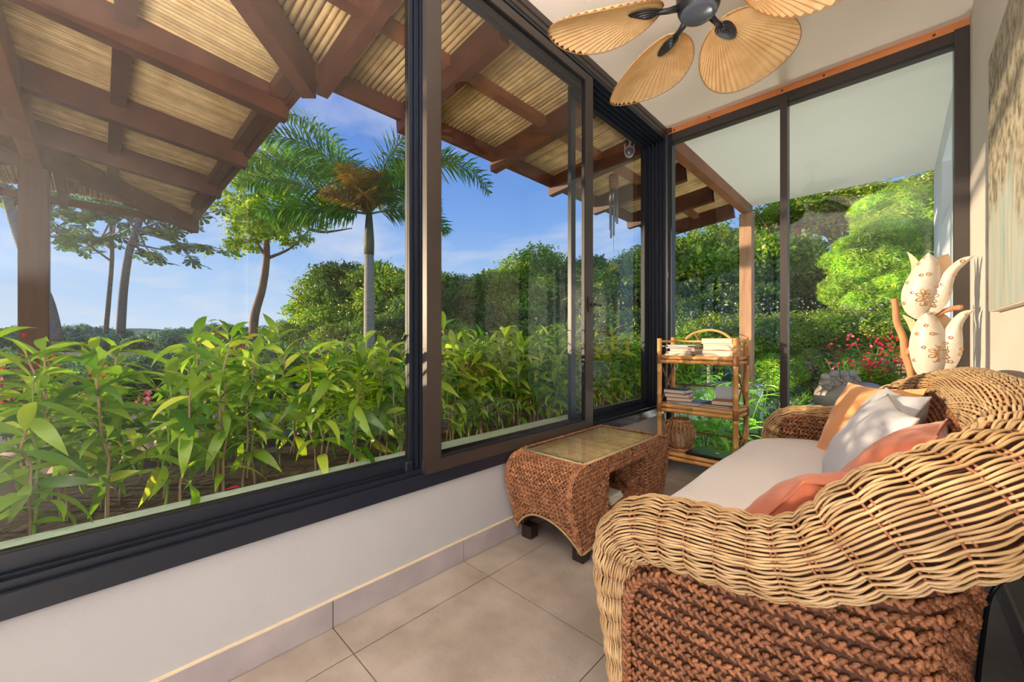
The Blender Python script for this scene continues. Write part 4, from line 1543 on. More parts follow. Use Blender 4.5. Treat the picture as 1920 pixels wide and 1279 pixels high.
# ---- upper tulip
petal([(1781, 473), (1764, 478), (1753, 487), (1750, 520), (1752, 552)], [(1781, 473), (1786, 484), (1788, 500), (1780, 528), (1765, 556)], .0, .050, M['capizin'], fold=.01)
petal([(1701, 470), (1706, 485), (1709, 503), (1704, 520), (1700, 545)], [(1701, 470), (1712, 477), (1723, 490), (1726, 512), (1720, 545)], .0, .035, M['capizin'])
pb, Gb = petal([(1827, 479), (1803, 484), (1781, 499), (1762, 520), (1742, 545), (1728, 572), (1728, 596)],
               [(1827, 479), (1812, 494), (1796, 510), (1788, 530), (1784, 553), (1772, 576), (1745, 597)], .022, .012, M['capiz'], lean=.02)
pa, Ga = petal([(1741, 474), (1731, 482), (1721, 494), (1703, 519), (1691, 545), (1690, 568), (1700, 588), (1716, 598)],
               [(1741, 474), (1750, 480), (1759, 490), (1764, 508), (1762, 532), (1755, 555), (1744, 576), (1722, 599)], .045, -.004, M['capiz'])
rings(pa, Ga, 0, [(1734, 484), (1755, 495), (1723, 496), (1739, 516), (1726, 518), (1702, 531), (1751, 538), (1710, 550), (1694, 569)] + flower(1733, 559))
rings(pb, Gb, 0, [(1803, 491), (1789, 516), (1766, 534), (1780, 550), (1750, 574)])
# ---- lower tulip
petal([(1770, 587), (1762, 594), (1760, 602), (1758, 630), (1758, 660)], [(1770, 587), (1779, 592), (1785, 602), (1782, 630), (1772, 660)], .0, .050, M['capizin'])
petal([(1688, 587), (1697, 599), (1704, 613), (1710, 630), (1712, 655)], [(1688, 587), (1704, 594), (1718, 604), (1722, 625), (1722, 655)], .0, .030, M['capizin'])
pd_, Gd = petal([(1829, 580), (1804, 584), (1785, 599), (1770, 621), (1756, 650), (1748, 680), (1745, 708)],
                [(1829, 580), (1816, 592), (1805, 612), (1806, 640), (1804, 664), (1792, 688), (1768, 710)], .022, .012, M['capiz'], lean=.02)
pc, Gc = petal([(1736, 586), (1727, 592), (1719, 601), (1709, 622), (1704, 650), (1708, 675), (1717, 698), (1738, 720)],
               [(1736, 586), (1750, 590), (1760, 599), (1771, 620), (1777, 650), (1775, 675), (1763, 697), (1742, 721)], .045, -.004, M['capiz'])
rings(pc, Gc, 0, [(1722, 590), (1731, 589), (1741, 587), (1756, 601), (1735, 611), (1719, 626), (1746, 626), (1730, 651), (1770, 643), (1714, 675), (1729, 705)] + flower(1757, 663))
rings(pd_, Gd, 0, [(1812, 590), (1798, 616), (1781, 633), (1802, 655), (1781, 678), (1800, 664)])
# driftwood stem and branches
P = [tuple(at(px, py, TY + dy)) for px, py, dy in ((1676, 560, .02), (1678, 580, .02), (1684, 610, .03), (1694, 640, .04), (1699, 665, .05), (1706, 695, .05), (1712, 720, .06), (1718, 790, .06))]
P.append((P[-1][0] + .01, P[-1][1], .02))
S = spline(P, 44)
S[:, 0] += .003 * np.sin(np.arange(44) * 1.1)
part('stem', MB().tube(S, np.concatenate([np.linspace(.014, .017, 10), np.full(34, .018) + .002 * np.sin(np.arange(34) * .9)]), 9), M['drift'], tl, smooth=True)
P = [tuple(at(px, py, TY + .03)) for px, py in ((1699, 665), (1730, 625), (1757, 592), (1780, 580), (1806, 576))]
part('stem', MB().tube(spline(P, 20), [.012] * 14 + [.011, .011, .012, .013, .014, .013], 8), M['drift'], tl, smooth=True)
P = [tuple(at(px, py, TY + .05)) for px, py in ((1709, 715), (1722, 706), (1735, 690), (1742, 672))]
part('stem', MB().tube(spline(P, 14), .012, 8), M['drift'], tl, smooth=True)
b0 = at(1718, 790, TY + .06)
part('base', MB().lathe([(0, 0), (.11, 0), (.11, .018), (.10, .026), (0, .028)], (b0[0], b0[1], 0), 28), M['drift'], tl, smooth=False)

# ================================================================ canvas on the right wall
cv = thing('painted_canvas', (.285, 1.6, 1.144), 'large canvas painting of trees in faded greys on the right wall', 'painting')
part('canvas', MB().bevbox((.2845, 1.62, 1.655), (.030, 1.776, 1.022), .003), M['paper'], cv)
pm = bpy.data.materials.new('faded_tree_painting')
pm.use_nodes = True
t = pm.node_tree
b = t.nodes['Principled BSDF']; b.inputs['Roughness'].default_value = .75
tcn = t.nodes.new('ShaderNodeTexCoord')


def noise(scale, stretch, detail=6, dist=0.0):
    m_ = t.nodes.new('ShaderNodeMapping'); m_.inputs['Scale'].default_value = stretch
    n_ = t.nodes.new('ShaderNodeTexNoise'); n_.inputs['Scale'].default_value = scale
    n_.inputs['Detail'].default_value = detail; n_.inputs['Distortion'].default_value = dist
    t.links.new(tcn.outputs['Object'], m_.inputs[0]); t.links.new(m_.outputs[0], n_.inputs['Vector'])
    return n_.outputs['Fac']


def cramp(fac, stops):
    r_ = t.nodes.new('ShaderNodeValToRGB')
    r_.color_ramp.elements[0].position, r_.color_ramp.elements[0].color = stops[0][0], (*stops[0][1], 1)
    r_.color_ramp.elements[1].position, r_.color_ramp.elements[1].color = stops[-1][0], (*stops[-1][1], 1)
    for p_, c_ in stops[1:-1]:
        e_ = r_.color_ramp.elements.new(p_); e_.color = (*c_, 1)
    t.links.new(fac, r_.inputs[0])
    return r_.outputs[0]


def mixrgb(f, a_, b_):
    m_ = t.nodes.new('ShaderNodeMix'); m_.data_type = 'RGBA'
    t.links.new(f, m_.inputs[0])
    t.links.new(a_, m_.inputs[6]); t.links.new(b_, m_.inputs[7])
    return m_.outputs[2]


basec = cramp(noise(2.0, (1, 5, .8)), [(.3, (.46, .38, .28)), (.45, (.44, .47, .42)), (.6, (.33, .42, .39)), (.72, (.56, .48, .37))])
treec = cramp(noise(26, (1, 1, 1)), [(.35, (.14, .12, .08)), (.6, (.42, .38, .28))])
sepn = t.nodes.new('ShaderNodeSeparateXYZ'); t.links.new(tcn.outputs['Object'], sepn.inputs[0])
ad = t.nodes.new('ShaderNodeMath'); ad.operation = 'MULTIPLY_ADD'; ad.inputs[1].default_value = .9
t.links.new(noise(3.5, (1, 1.4, .7), 8, .6), ad.inputs[0]); t.links.new(sepn.outputs['Z'], ad.inputs[2])
crown = cramp(ad.outputs[0], [(.80, (0, 0, 0)), (.95, (1, 1, 1))])
trunk = cramp(noise(3.0, (1, 9, .35), 3), [(.60, (0, 0, 0)), (.66, (.7, .7, .7))])
trunkc = cramp(noise(20, (1, 1, 1)), [(.35, (.20, .17, .13)), (.6, (.36, .33, .26))])
c1_ = mixrgb(trunk, basec, trunkc)
c2_ = mixrgb(crown, c1_, treec)
t.links.new(c2_, b.inputs['Base Color'])
part('painted_face', MB().box(.2680, .2698, .736, 2.504, 1.148, 2.162), pm, cv)

# ---------------------------------------------------------------- cables
def cable(pts, r, label):
    solo('power_cable', MB().tube(spline(pts, 48), r, 7), M['cable'], label, 'cable', smooth=True)


cable([(.293, 2.03, .275), (.27, 2.05, .27), (.225, 2.05, .19), (.195, 1.93, .09), (.172, 1.80, .02), (.152, 1.62, .0065), (.14, 1.45, .006), (.10, 1.2, .006)], .0062, 'thick black power cable falling from the right wall to the floor')
cable([(.293, 2.08, .285), (.262, 2.11, .28), (.225, 2.14, .20), (.205, 2.20, .09), (.18, 2.24, .012), (.145, 2.22, .006), (.10, 2.12, .006)], .0038, 'thin black cable curving from the wall behind the sofa')
cable([(.06, 1.62, .006), (.10, 1.60, .007), (.15, 1.55, .016), (.19, 1.47, .007), (.22, 1.36, .006)], .0048, 'black cable lying on the tiles nearest the viewer')
solo('wall_socket', MB().bevbox((.296, 2.05, .28), (.010, .12, .08), .003), M['paper'], 'white wall socket low on the right wall', 'socket')
# ================================================================ ground outside
GZ = -.25
solo('garden_ground', MB().box(-220, 60, 3.62, 200, GZ - .3, GZ).box(-220, -1.7, -120, 3.62, GZ - .3, GZ), M['lawn'], 'dark green garden ground beyond the house', kind='structure')
solo('planting_bed', MB().box(-3.2, -1.95, -3.0, 6.4, GZ, .33), M['soil'], 'raised soil bed under the row of leafy plants', kind='structure')
solo('planter_curb', MB().box(-1.95, -1.66, -3.0, 6.4, GZ, .385).box(-1.95, -1.74, -3.0, 6.4, .385, .42), M['curb'], 'pale green curb just outside the long window', kind='structure')
pv = solo('porch_floor', MB().box(-7.6, -4.0, -6.5, .75, GZ, -.02), M['pave'], 'pinkish stone floor under the porch roof', kind='structure')
for i in range(7):
    for j_ in range(6):
        x0, y0 = -7.5 + i * .5, -2.3 + j_ * .5
        part('paving_stone', MB().bevbox((x0 + .25, y0 + .25, 0.0), (.485, .485, .05), .012), M['pave'], pv)


def to_obj(name, mb, mat_, loc, smooth=False):
    me = mb.mesh(name, loc, smooth); me.materials.append(mat_)
    return me


def lump(c, r, seed, n=14, rough=.16, sq=1.0):
    rg = np.random.default_rng(seed)
    th = np.linspace(0, PI, n); phi = np.linspace(0, 2 * PI, 2 * n, endpoint=False)
    T, P = np.meshgrid(th, phi, indexing='ij')
    d = np.stack([np.sin(T) * np.cos(P), np.sin(T) * np.sin(P), np.cos(T)], -1)
    k = np.zeros_like(T)
    for q in range(7):
        v = rg.normal(0, 1, 3) * rg.uniform(1.2, 4)
        k += np.sin(d @ v + rg.uniform(0, 6)) / (1.5 + q * .5)
    R = 1 + rough * k
    G = d * R[..., None] * np.array(r) + np.array(c)
    return MB().grid(G, closed_v=True)


# boulders beyond the hedge, at left
bl = [(-3.35, -.02, .12, .26, .20, .16), (-3.55, .42, .08, .30, .22, .16), (-3.3, .78, .10, .20, .17, .14), (-3.75, -.35, .05, .34, .26, .20), (-3.45, 1.25, .06, .28, .22, .14), (-3.95, .15, .02, .22, .2, .14)]
bt = ['rounded brown boulder beyond the hedge stems at far left', 'wide grey boulder behind the hedge stems at left', 'small boulder right of the wide grey one behind the hedge',
      'largest boulder beside the porch paving', 'boulder half hidden behind the middle of the hedge', 'low boulder at the edge of the porch paving']
for i, (x, y, z, a, b, c_) in enumerate(bl):
    solo('boulder', lump((x, y, z), (a, b, c_ + .16), 20 + i), M['rock'], bt[i], 'rock', 'boulders behind the hedge', smooth=True)

# ================================================================ leaves
ORD = ['leftmost', 'second from the left', 'third from the left', 'fourth from the left', 'fifth from the left', 'sixth from the left', 'seventh from the left', 'eighth from the left',
       'ninth from the left', 'tenth from the left', 'eleventh from the left', 'twelfth from the left']


def ordl(i, n):
    j_ = n - 1 - i
    if i < (n + 1) // 2: return ORD[i]
    return ORD[j_].replace('left', 'right')


def leafmesh(name, L, W, curl, m_, fold=.25, n=6, tw=0.0):
    G = []
    for i in range(n + 1):
        t = i / n
        w = W / 2 * (math.sin(PI * min(1, (t * .97 + .02)) ** .78)) ** 1.15
        x = L * (math.sin(curl * t) / curl if curl > .01 else t)
        z = -L * (1 - math.cos(curl * t)) / max(curl, .01)
        row = []
        for u in (-1, 0, 1):
            row.append((x, u * w, z + fold * abs(u) * w))
        G.append(row)
    mb = MB().grid(np.array(G))
    me = mb.mesh(name, (0, 0, 0), True)
    me.materials.append(m_)
    return me


hl = [leafmesh('leaf', L, W, c_, M['hedge']) for L, W, c_ in ((.21, .042, 1.1), (.20, .044, 1.7), (.17, .036, .6), (.22, .042, 2.3), (.15, .034, 1.3))]
hraw = []
for me in hl:
    v = np.zeros(len(me.vertices) * 3, np.float32); me.vertices.foreach_get('co', v)
    f = np.array([list(p.vertices) for p in me.polygons])
    hraw.append((v.reshape(-1, 3).astype(float), f))
FL_T = (leafmesh('leaf', .22, .06, 1.2, M['grass']))


def leaf_frames(n, az, el, rng):
    d = np.stack([np.cos(el) * np.cos(az), np.cos(el) * np.sin(az), np.sin(el)], -1)
    up = np.array((0, 0, 1.0))
    s_ = np.cross(up, d); s_ /= np.linalg.norm(s_, axis=1)[:, None]
    u = np.cross(d, s_)
    return np.stack([d, s_, u], -1)


def hedge_plant(x, y, h, nst, detail, rng, row=0):
    pane = 'left pane' if y * 1.44 / -x < .72 else ('middle pane' if y * 1.44 / -x < 1.6 else 'right pane')
    rown = ('front', 'middle', 'rear')[row]
    root = thing('leafy_plant', (x, y, .33), 'lance leaved plant in the %s row of the hedge, seen in the %s' % (rown, pane), 'plant', 'leafy plants in the bed outside the long window')
    stems = MB()
    pos, fr, kind = [], [], []
    for s_ in range(nst):
        a = rng.uniform(0, 2 * PI)
        lean = rng.uniform(.02, .13)
        hh = h * rng.uniform(.72, 1.0) if s_ else h
        n = 7
        bx, by = x + rng.normal(0, .025), y + rng.normal(0, .03)
        P = np.array([(bx + lean * math.cos(a) * (k / n) ** 1.3 + rng.normal(0, .007), by + lean * math.sin(a) * (k / n) ** 1.3 + rng.normal(0, .007), .30 + (hh - .02) * k / n) for k in range(n + 1)])
        m_ = MB().tube(P, np.linspace(.0062, .0030, n + 1), 5)
        part('stem', m_, M['twig'] if rng.random() < .75 else M['green_stem'], root, smooth=True)
        nl = int(20 + 7 * rng.random()) if detail else int(28 + 8 * rng.random())
        for k in range(nl):
            t = .26 + .74 * ((k + .5) / nl) ** .8
            q = np.array([np.interp(t * n, range(n + 1), P[:, c]) for c in range(3)])
            az = k * 2.4 + rng.normal(0, .4)
            el = rng.uniform(-.3, 1.15) if t < .92 else rng.uniform(.6, 1.25)
            pos.append(q); fr.append((az, el)); kind.append(rng.integers(0, 5))
    pos = np.array(pos); fr = np.array(fr); kind = np.array(kind)
    F = leaf_frames(len(pos), fr[:, 0], fr[:, 1], rng)
    ro = rng.normal(0, .55, len(pos))
    cr_, sr_ = np.cos(ro)[:, None], np.sin(ro)[:, None]
    s1, u1 = F[:, :, 1] * cr_ + F[:, :, 2] * sr_, F[:, :, 2] * cr_ - F[:, :, 1] * sr_
    F = np.stack([F[:, :, 0], s1, u1], -1)
    sc = rng.uniform(.65, 1.15, len(pos))
    if detail:
        o0 = Vector((x, y, .33))
        for q, f_, k, s_ in zip(pos, F, kind, sc):
            o = bpy.data.objects.new('leaf', hl[k])
            C.objects.link(o)
            o.parent = root
            mt = Matrix(f_.tolist()).to_4x4() @ Matrix.Diagonal((s_, s_, s_, 1))
            mt.translation = Vector(q) - o0
            o.matrix_basis = mt
    else:
        mb = MB()
        for k in range(5):
            sel = kind == k
            if sel.any():
                V, Fc = hraw[k]
                mb.inst(V, Fc, F[sel] * sc[sel][:, None, None], pos[sel])
        part('foliage', mb, M['hedge'], root, smooth=True, kind='stuff')


rg = np.random.default_rng(31)
for xr, x0 in ((0, -2.08), (1, -2.36), (2, -2.70)):
    y = -3.3 + .05 * xr
    while y < 6.1:
        near_ = -.7 < y < 1.75 and xr < 2
        yy = y + rg.normal(0, .03)
        h = rg.uniform(.60, .82) - (.05 if (yy < .1) else 0)
        if yy > 1.3: h += .03
        hedge_plant(x0 + rg.normal(0, .05), yy, h if yy > -.8 else .78, 3 if yy > 1.2 or yy < -.7 else 2, near_, rg, xr)
        y += .17 + (.05 if y > 3 or y < -.8 else 0)


# ---------------------------------------------------------------- foliage clouds
def diamonds(P, D, U, L, W, mb):
    """P base (n,3); D unit direction; U unit side; one folded diamond leaf each"""
    n = len(P)
    S = np.cross(D, U)
    L = L[:, None]; W = W[:, None]
    V = np.stack([P, P + D * L * .45 + S * W / 2 + U * L * .04, P + D * L - U * L * .10, P + D * L * .45 - S * W / 2 + U * L * .04], 1)
    F = np.array([[0, 1, 2, 3]])[None] + (np.arange(n) * 4)[:, None, None]
    mb.add(V.reshape(-1, 3), F.reshape(-1, 4))


def unit(v):
    return v / np.maximum(np.linalg.norm(v, axis=-1, keepdims=True), 1e-9)


def cloud(mb, c, r, n_cl, per, L, W, rng, spread=.2, droop=.3, up_bias=.25, rosette=False, shell=(.78, 1.04)):
    c = np.array(c, float); r = np.array(r, float)
    d = unit(rng.normal(0, 1, (n_cl, 3)) + np.array((0, 0, up_bias)))
    rad = rng.uniform(shell[0], shell[1], n_cl)
    Cc = c + d * r * rad[:, None]
    Nn = unit(d / r)
    if rosette:
        A = np.tile(np.arange(per) * 2 * PI / per, (n_cl, 1)) + rng.uniform(0, 6, (n_cl, 1))
        T1 = unit(np.cross(Nn, np.array((.3, .2, 1.0)))); T2 = np.cross(Nn, T1)
        D = (np.cos(A)[..., None] * T1[:, None] + np.sin(A)[..., None] * T2[:, None]) + Nn[:, None] * rng.uniform(-.1, .7, (n_cl, per, 1)) - np.array((0, 0, droop))
        D = unit(D).reshape(-1, 3)
        P = (Cc[:, None] + rng.normal(0, .02, (n_cl, per, 3))).reshape(-1, 3)
        Un = np.repeat(Nn, per, 0)
    else:
        off = rng.normal(0, spread, (n_cl, per, 3))
        P = (Cc[:, None] + off).reshape(-1, 3)
        Un = unit(np.repeat(Nn, per, 0) + rng.normal(0, .45, (n_cl * per, 3)) + np.array((0, 0, .4)))
        D = unit(rng.normal(0, 1, (n_cl * per, 3)) + np.array((0, 0, -droop)) + np.repeat(Nn, per, 0) * .5)
    Un = unit(Un - D * (Un * D).sum(1)[:, None])
    k = len(P)
    diamonds(P, D, Un, L * rng.uniform(.7, 1.2, k), W * rng.uniform(.7, 1.2, k), mb)


def crown_mesh(name, seed, material, R=1.0, nb=16, dens=1.0, leaf=(.10, .05), rosette=False, flat=.75, droop=.3):
    """a crown about 1 m in radius built of overlapping clumps"""
    rng = np.random.default_rng(seed)
    mb = MB()
    for k in range(nb):
        d = unit(rng.normal(0, 1, 3) + np.array((0, 0, .35)))
        c = d * rng.uniform(.42, .68) * np.array((1, 1, flat))
        rr = rng.uniform(.28, .46)
        cloud(mb, c, (rr, rr, rr * .8), int(120 * dens), 7 if rosette else 9, leaf[0], leaf[1], rng, spread=.045, droop=droop, rosette=rosette)
    cloud(mb, (0, 0, -.1), (.55, .55, .45), int(160 * dens), 9, leaf[0] * 1.6, leaf[1] * 1.9, rng, spread=.07)
    me = mb.mesh(name, (0, 0, 0), False)
    me.materials.append(material)
    return me


CR = {
    'dark': [crown_mesh('foliage', 1, M['dark'], leaf=(.085, .045)), crown_mesh('foliage', 2, M['dark'], leaf=(.075, .042))],
    'mid': [crown_mesh('foliage', 3, M['mid'], leaf=(.085, .045)), crown_mesh('foliage', 4, M['mid'], leaf=(.075, .04)), crown_mesh('foliage', 14, M['mid'], leaf=(.08, .045), flat=.5)],
    'mango': [crown_mesh('foliage', 5, M['bright'], nb=20, dens=.85, leaf=(.17, .036), rosette=True, droop=.6)],
    'open': [crown_mesh('foliage', 15, M['mid'], nb=12, dens=.28, leaf=(.24, .13)), crown_mesh('foliage', 16, M['mid'], nb=12, dens=.28, leaf=(.22, .12))],
    'hill': [crown_mesh('foliage', 6, M['hillf'], nb=12, dens=.6, leaf=(.10, .07)), crown_mesh('foliage', 7, M['hillf'], nb=12, dens=.6, leaf=(.10, .07))],
    'blue': [crown_mesh('foliage', 8, M['bluegreen'], nb=12, dens=.7, leaf=(.11, .05))],
    'fine': [crown_mesh('foliage', 9, M['mid'], nb=22, dens=.9, leaf=(.085, .035), flat=.5)],
}


def add_mesh(name, me, parent, loc, scale, rz=0.0, kind=None):
    o = bpy.data.objects.new(name, me)
    C.objects.link(o)
    o.parent = parent
    o.location = Vector(loc) - origin(parent)
    o.scale = scale
    o.rotation_euler = (0, 0, rz)
    if kind:
        o['kind'] = kind
    return o


def tree(px, w, ytop, r, kind, label, group, rz=0, squash=.85, trunk='trunkw', bare=0, v=0, name='tree', cat='tree', tr=.11, low=None):
    x, y = rays(px, w)
    ztop = CAM_H + (638 - ytop) / 747 * w
    zc = ztop - r * squash * .98
    t_ = thing(name, (x, y, GZ), label, cat, group)
    ms = CR[kind]
    add_mesh('foliage', ms[v % len(ms)], t_, (x, y, zc), (r, r, r * squash), rz, 'stuff')
    if zc - r * .6 > GZ + .3 and name != 'bush':
        rng = np.random.default_rng(int((px + 900) * 7 + w))
        top = np.array((x + rng.normal(0, .2), y + rng.normal(0, .2), zc))
        P = spline([(x, y, GZ), (x + rng.normal(0, .12), y + rng.normal(0, .12), (GZ + zc) / 2), tuple(top)], 14)
        part('trunk', MB().tube(P, np.linspace(tr, tr * .6, 14), 9), M[trunk], t_, smooth=True)
        for k in range(5):
            a = k * 1.257 + rng.uniform(0, .8)
            st = P[7 + k % 4]
            en = (x + r * .75 * math.cos(a), y + r * .75 * math.sin(a), zc + r * .35 * rng.uniform(-.2, .8))
            md = ((st[0] + en[0]) / 2, (st[1] + en[1]) / 2, (st[2] + en[2]) / 2 + r * .12)
            Q = spline([tuple(st), md, en], 10)
            part('branch', MB().tube(Q, np.linspace(tr * .5, tr * .12, 10), 6), M[trunk], t_, smooth=True)
    return t_


# forest edge seen through the long window
G1 = 'trees of the forest edge beyond the garden'
specs = [(548, 24, 588, 1.6, 'mid', 'low rounded tree at the left end of the forest edge'),
         (600, 19, 505, 1.9, 'mid', 'leafy tree left of the palm trunk in the forest edge'),
         (655, 18, 482, 2.0, 'dark', 'dark tree just left behind the palm trunk'),
         (735, 17, 474, 2.1, 'mid', 'broad tree right behind the palm trunk'),
         (800, 19, 492, 2.1, 'mid', 'forest tree hidden partly by the window post'),
         (868, 19, 497, 2.0, 'dark', 'dark forest tree just right of the window post'),
         (935, 19, 480, 2.2, 'mid', 'forest tree left of the tallest one in the middle pane'),
         (1012, 18, 447, 2.3, 'mid', 'tallest round tree seen in the middle window pane'),
         (1085, 18, 470, 2.1, 'dark', 'dark tree behind the sash edge with the handle'),
         (1150, 17, 466, 2.0, 'mid', 'forest tree under the wind chime'),
         (1215, 16, 443, 2.0, 'mid', 'forest tree at the right end of the long window')]
for i, (px, w, yt, r, kd, lb) in enumerate(specs):
    tree(px, w, yt, r, kd, lb, G1, rz=i * 1.3, v=i, squash=.95)
GB = 'dark undergrowth below the forest edge'
for i, (px, w, yt, r) in enumerate(((560, 16, 600, 1.3), (615, 15, 590, 1.5), (668, 14.5, 575, 1.6), (730, 14.5, 570, 1.6), (800, 15, 575, 1.6), (870, 15, 580, 1.6), (940, 15, 575, 1.6), (1010, 15, 565, 1.7),
                                    (1080, 14.5, 570, 1.6), (1150, 14, 570, 1.6), (1210, 13.5, 565, 1.6), (640, 17, 540, 1.8), (760, 16, 530, 1.8), (900, 17, 545, 1.9), (980, 17, 525, 1.9), (1110, 16, 525, 1.8), (1180, 15, 520, 1.7))):
    tree(px, w, yt, r, ('dark', 'dark', 'mid')[i % 3], ('low dark bush at the forest foot, %s' % ordl(i, 11)) if i < 11 else ('taller bush behind the undergrowth, %s' % ordl(i - 11, 6)), GB, rz=i * .9, v=i, squash=.9, name='bush', cat='bush')

# trees beyond the far glass
G2 = 'tall trees beyond the far glass'
specs = [(1285, 14.5, 415, 2.2, 'mid', 'rounded tree left of the outside timber post'),
         (1345, 15, 402, 2.3, 'mid', 'rounded tree behind the outside timber post'),
         (1425, 14, 398, 2.2, 'mid', 'rounded tree right of the outside timber post'),
         (1500, 17, 350, 2.2, 'mid', 'spreading tree just right of the far mullion'),
         (1590, 17, 335, 2.6, 'mid', 'spreading tree with bare boughs behind the bright green tree'),
         (1690, 18, 318, 2.6, 'mid', 'tall tree top rising behind the bright green tree')]
for i, (px, w, yt, r, kd, lb) in enumerate(specs):
    t_ = tree(px, w, yt, r, kd, lb, G2, rz=i * 1.7 + .4, v=i if i < 3 else 2, squash=.95 if i < 3 else .55, tr=.16)
    if i >= 3:
        x, y = rays(px, w)
        zt = CAM_H + (638 - yt) / 747 * w
        for k, (dx, dz) in enumerate(((-1.6, -1.9), (-.8, -1.2), (1.2, -1.6), (-1.9, -1.1), (.5, -.9))):
            rx, ry = dx * math.cos(YAW), dx * math.sin(YAW)
            Q = spline([(x, y, zt - 3.4), (x + rx * .4, y + ry * .4, zt - 2.6), (x + rx, y + ry, zt + dz + .1)], 14)
            part('bough', MB().tube(Q, np.linspace(.11, .03, 14), 7), M['trunkw'], t_, smooth=True)
for i, (px, w, yt, r) in enumerate(((1280, 12, 545, 1.5), (1350, 12.5, 530, 1.6), (1420, 12, 520, 1.6), (1480, 14, 480, 1.7), (1480, 12, 575, 1.3), (1550, 14, 560, 1.5), (1330, 14, 470, 1.8), (1420, 15, 470, 1.8), (1620, 15, 520, 1.8))):
    tree(px, w, yt, r, 'dark', 'dark bush between the trees beyond the far glass, %s' % ordl(i, 9), 'dark bushes beyond the far glass', rz=i * 1.1, v=i, squash=.9, name='bush', cat='bush')
# the bright green drooping tree
x, y = rays(1690, 10.5)
mg = thing('mango_tree', (x, y, GZ), 'large bright green tree with drooping narrow leaves at right', 'tree')
for k, (px, w, yc, r, sq) in enumerate(((1700, 10.8, 425, 1.25, .9), (1620, 10.4, 490, 1.05, .85), (1735, 10.2, 500, 1.1, .9), (1770, 10.8, 400, 1.1, .9), (1665, 10.0, 560, .95, .7), (1590, 10.4, 540, .75, .8), (1740, 9.9, 570, .9, .7), (1660, 11, 400, .9, .8), (1640, 10.3, 450, .9, .8), (1690, 10.1, 500, 1.0, .8), (1720, 10.3, 455, 1.0, .9), (1610, 10.2, 560, .8, .7), (1700, 9.8, 545, .9, .8), (1750, 10.4, 440, 1.0, .9), (1665, 10.2, 520, .9, .8), (1690, 11.0, 380, .9, .8))):
    xx, yy = rays(px, w)
    add_mesh('foliage', CR['mango'][0], mg, (xx, yy, CAM_H + (638 - yc) / 747 * w), (r, r, r * sq), k * 1.3, 'stuff')
part('trunk', MB().tube(spline([(x, y, GZ), (x + .1, y, 1.2), (x, y + .1, 3.0)], 12), np.linspace(.20, .11, 12), 10), M['trunkw'], mg, smooth=True)
# mid height shrubs with fine leaves and pale flowers
for i, (px, w, yt, r) in enumerate(((1285, 8.6, 575, .95), (1345, 9.0, 560, 1.0), (1410, 8.8, 565, 1.0), (1465, 9.2, 560, 1.0), (1525, 9.2, 555, 1.05), (1590, 9.0, 550, 1.05), (1650, 9.2, 560, 1.0))):
    t_ = tree(px, w, yt, r, 'fine', 'fine leaved shrub with tiny pale flowers beyond the far glass, %s' % ordl(i, 7), 'fine leaved shrubs beyond the far glass', rz=i, v=0, squash=.8, name='shrub', cat='shrub', tr=.04)
    xx, yy = rays(px, w)
    zt = CAM_H + (638 - yt) / 747 * w
    mb = MB()
    cloud(mb, (xx, yy, zt - r * .75), (r * .95, r * .95, r * .72), 70, 2, .045, .045, rg, spread=.06)
    part('flowers', mb, M['violet'], t_, kind='stuff')

# hills and far trees at left
def hill(name, px0, px1, w, yr, label):
    n = 60
    G = []
    for i in range(n):
        px = px0 + (px1 - px0) * i / (n - 1)
        x, y = rays(px, w)
        x2, y2 = rays(px, w * .6)
        h = CAM_H + (638 - yr - 2 * math.sin(i * .35) - 1.5 * math.sin(i * .9 + 1)) / 747 * w
        G.append([(x2, y2, GZ), ((x + x2) / 2, (y + y2) / 2, h * .55), (x, y, h), (x * 1.15, y * 1.15, GZ)])
    solo(name, MB().grid(np.array(G)), M['hillmat'], label, kind='structure', smooth=True)


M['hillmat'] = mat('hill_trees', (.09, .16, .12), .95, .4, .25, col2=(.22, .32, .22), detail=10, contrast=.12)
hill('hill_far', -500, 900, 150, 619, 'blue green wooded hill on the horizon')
GH = 'far trees on the horizon at left'
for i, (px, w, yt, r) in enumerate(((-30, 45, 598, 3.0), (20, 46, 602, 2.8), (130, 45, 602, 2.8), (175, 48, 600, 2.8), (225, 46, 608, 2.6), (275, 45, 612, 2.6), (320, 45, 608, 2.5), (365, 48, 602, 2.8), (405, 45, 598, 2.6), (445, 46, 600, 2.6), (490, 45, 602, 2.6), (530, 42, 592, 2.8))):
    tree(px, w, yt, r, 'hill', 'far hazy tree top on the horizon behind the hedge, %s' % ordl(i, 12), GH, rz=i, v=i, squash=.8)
GS = 'blue green shrubs behind the hedge'
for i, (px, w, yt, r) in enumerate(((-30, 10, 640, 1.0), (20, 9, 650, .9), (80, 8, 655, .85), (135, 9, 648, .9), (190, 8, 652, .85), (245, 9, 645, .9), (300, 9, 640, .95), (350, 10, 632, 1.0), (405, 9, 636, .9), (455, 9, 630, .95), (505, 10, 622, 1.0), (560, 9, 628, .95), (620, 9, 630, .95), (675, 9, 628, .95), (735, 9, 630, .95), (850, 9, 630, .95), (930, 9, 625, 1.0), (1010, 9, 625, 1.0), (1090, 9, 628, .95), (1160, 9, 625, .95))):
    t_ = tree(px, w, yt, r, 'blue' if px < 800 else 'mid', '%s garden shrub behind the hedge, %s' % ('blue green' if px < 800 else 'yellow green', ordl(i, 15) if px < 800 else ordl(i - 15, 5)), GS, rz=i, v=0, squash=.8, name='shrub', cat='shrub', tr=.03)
    if px > 380:
        xx, yy = rays(px, w)
        zt = CAM_H + (638 - yt) / 747 * w
        mb = MB()
        cloud(mb, (xx, yy, zt - r * .75), (r * .95, r * .95, r * .72), 60, 2, .05, .05, rg, spread=.06)
        part('flowers', mb, M['violet'], t_, kind='stuff')

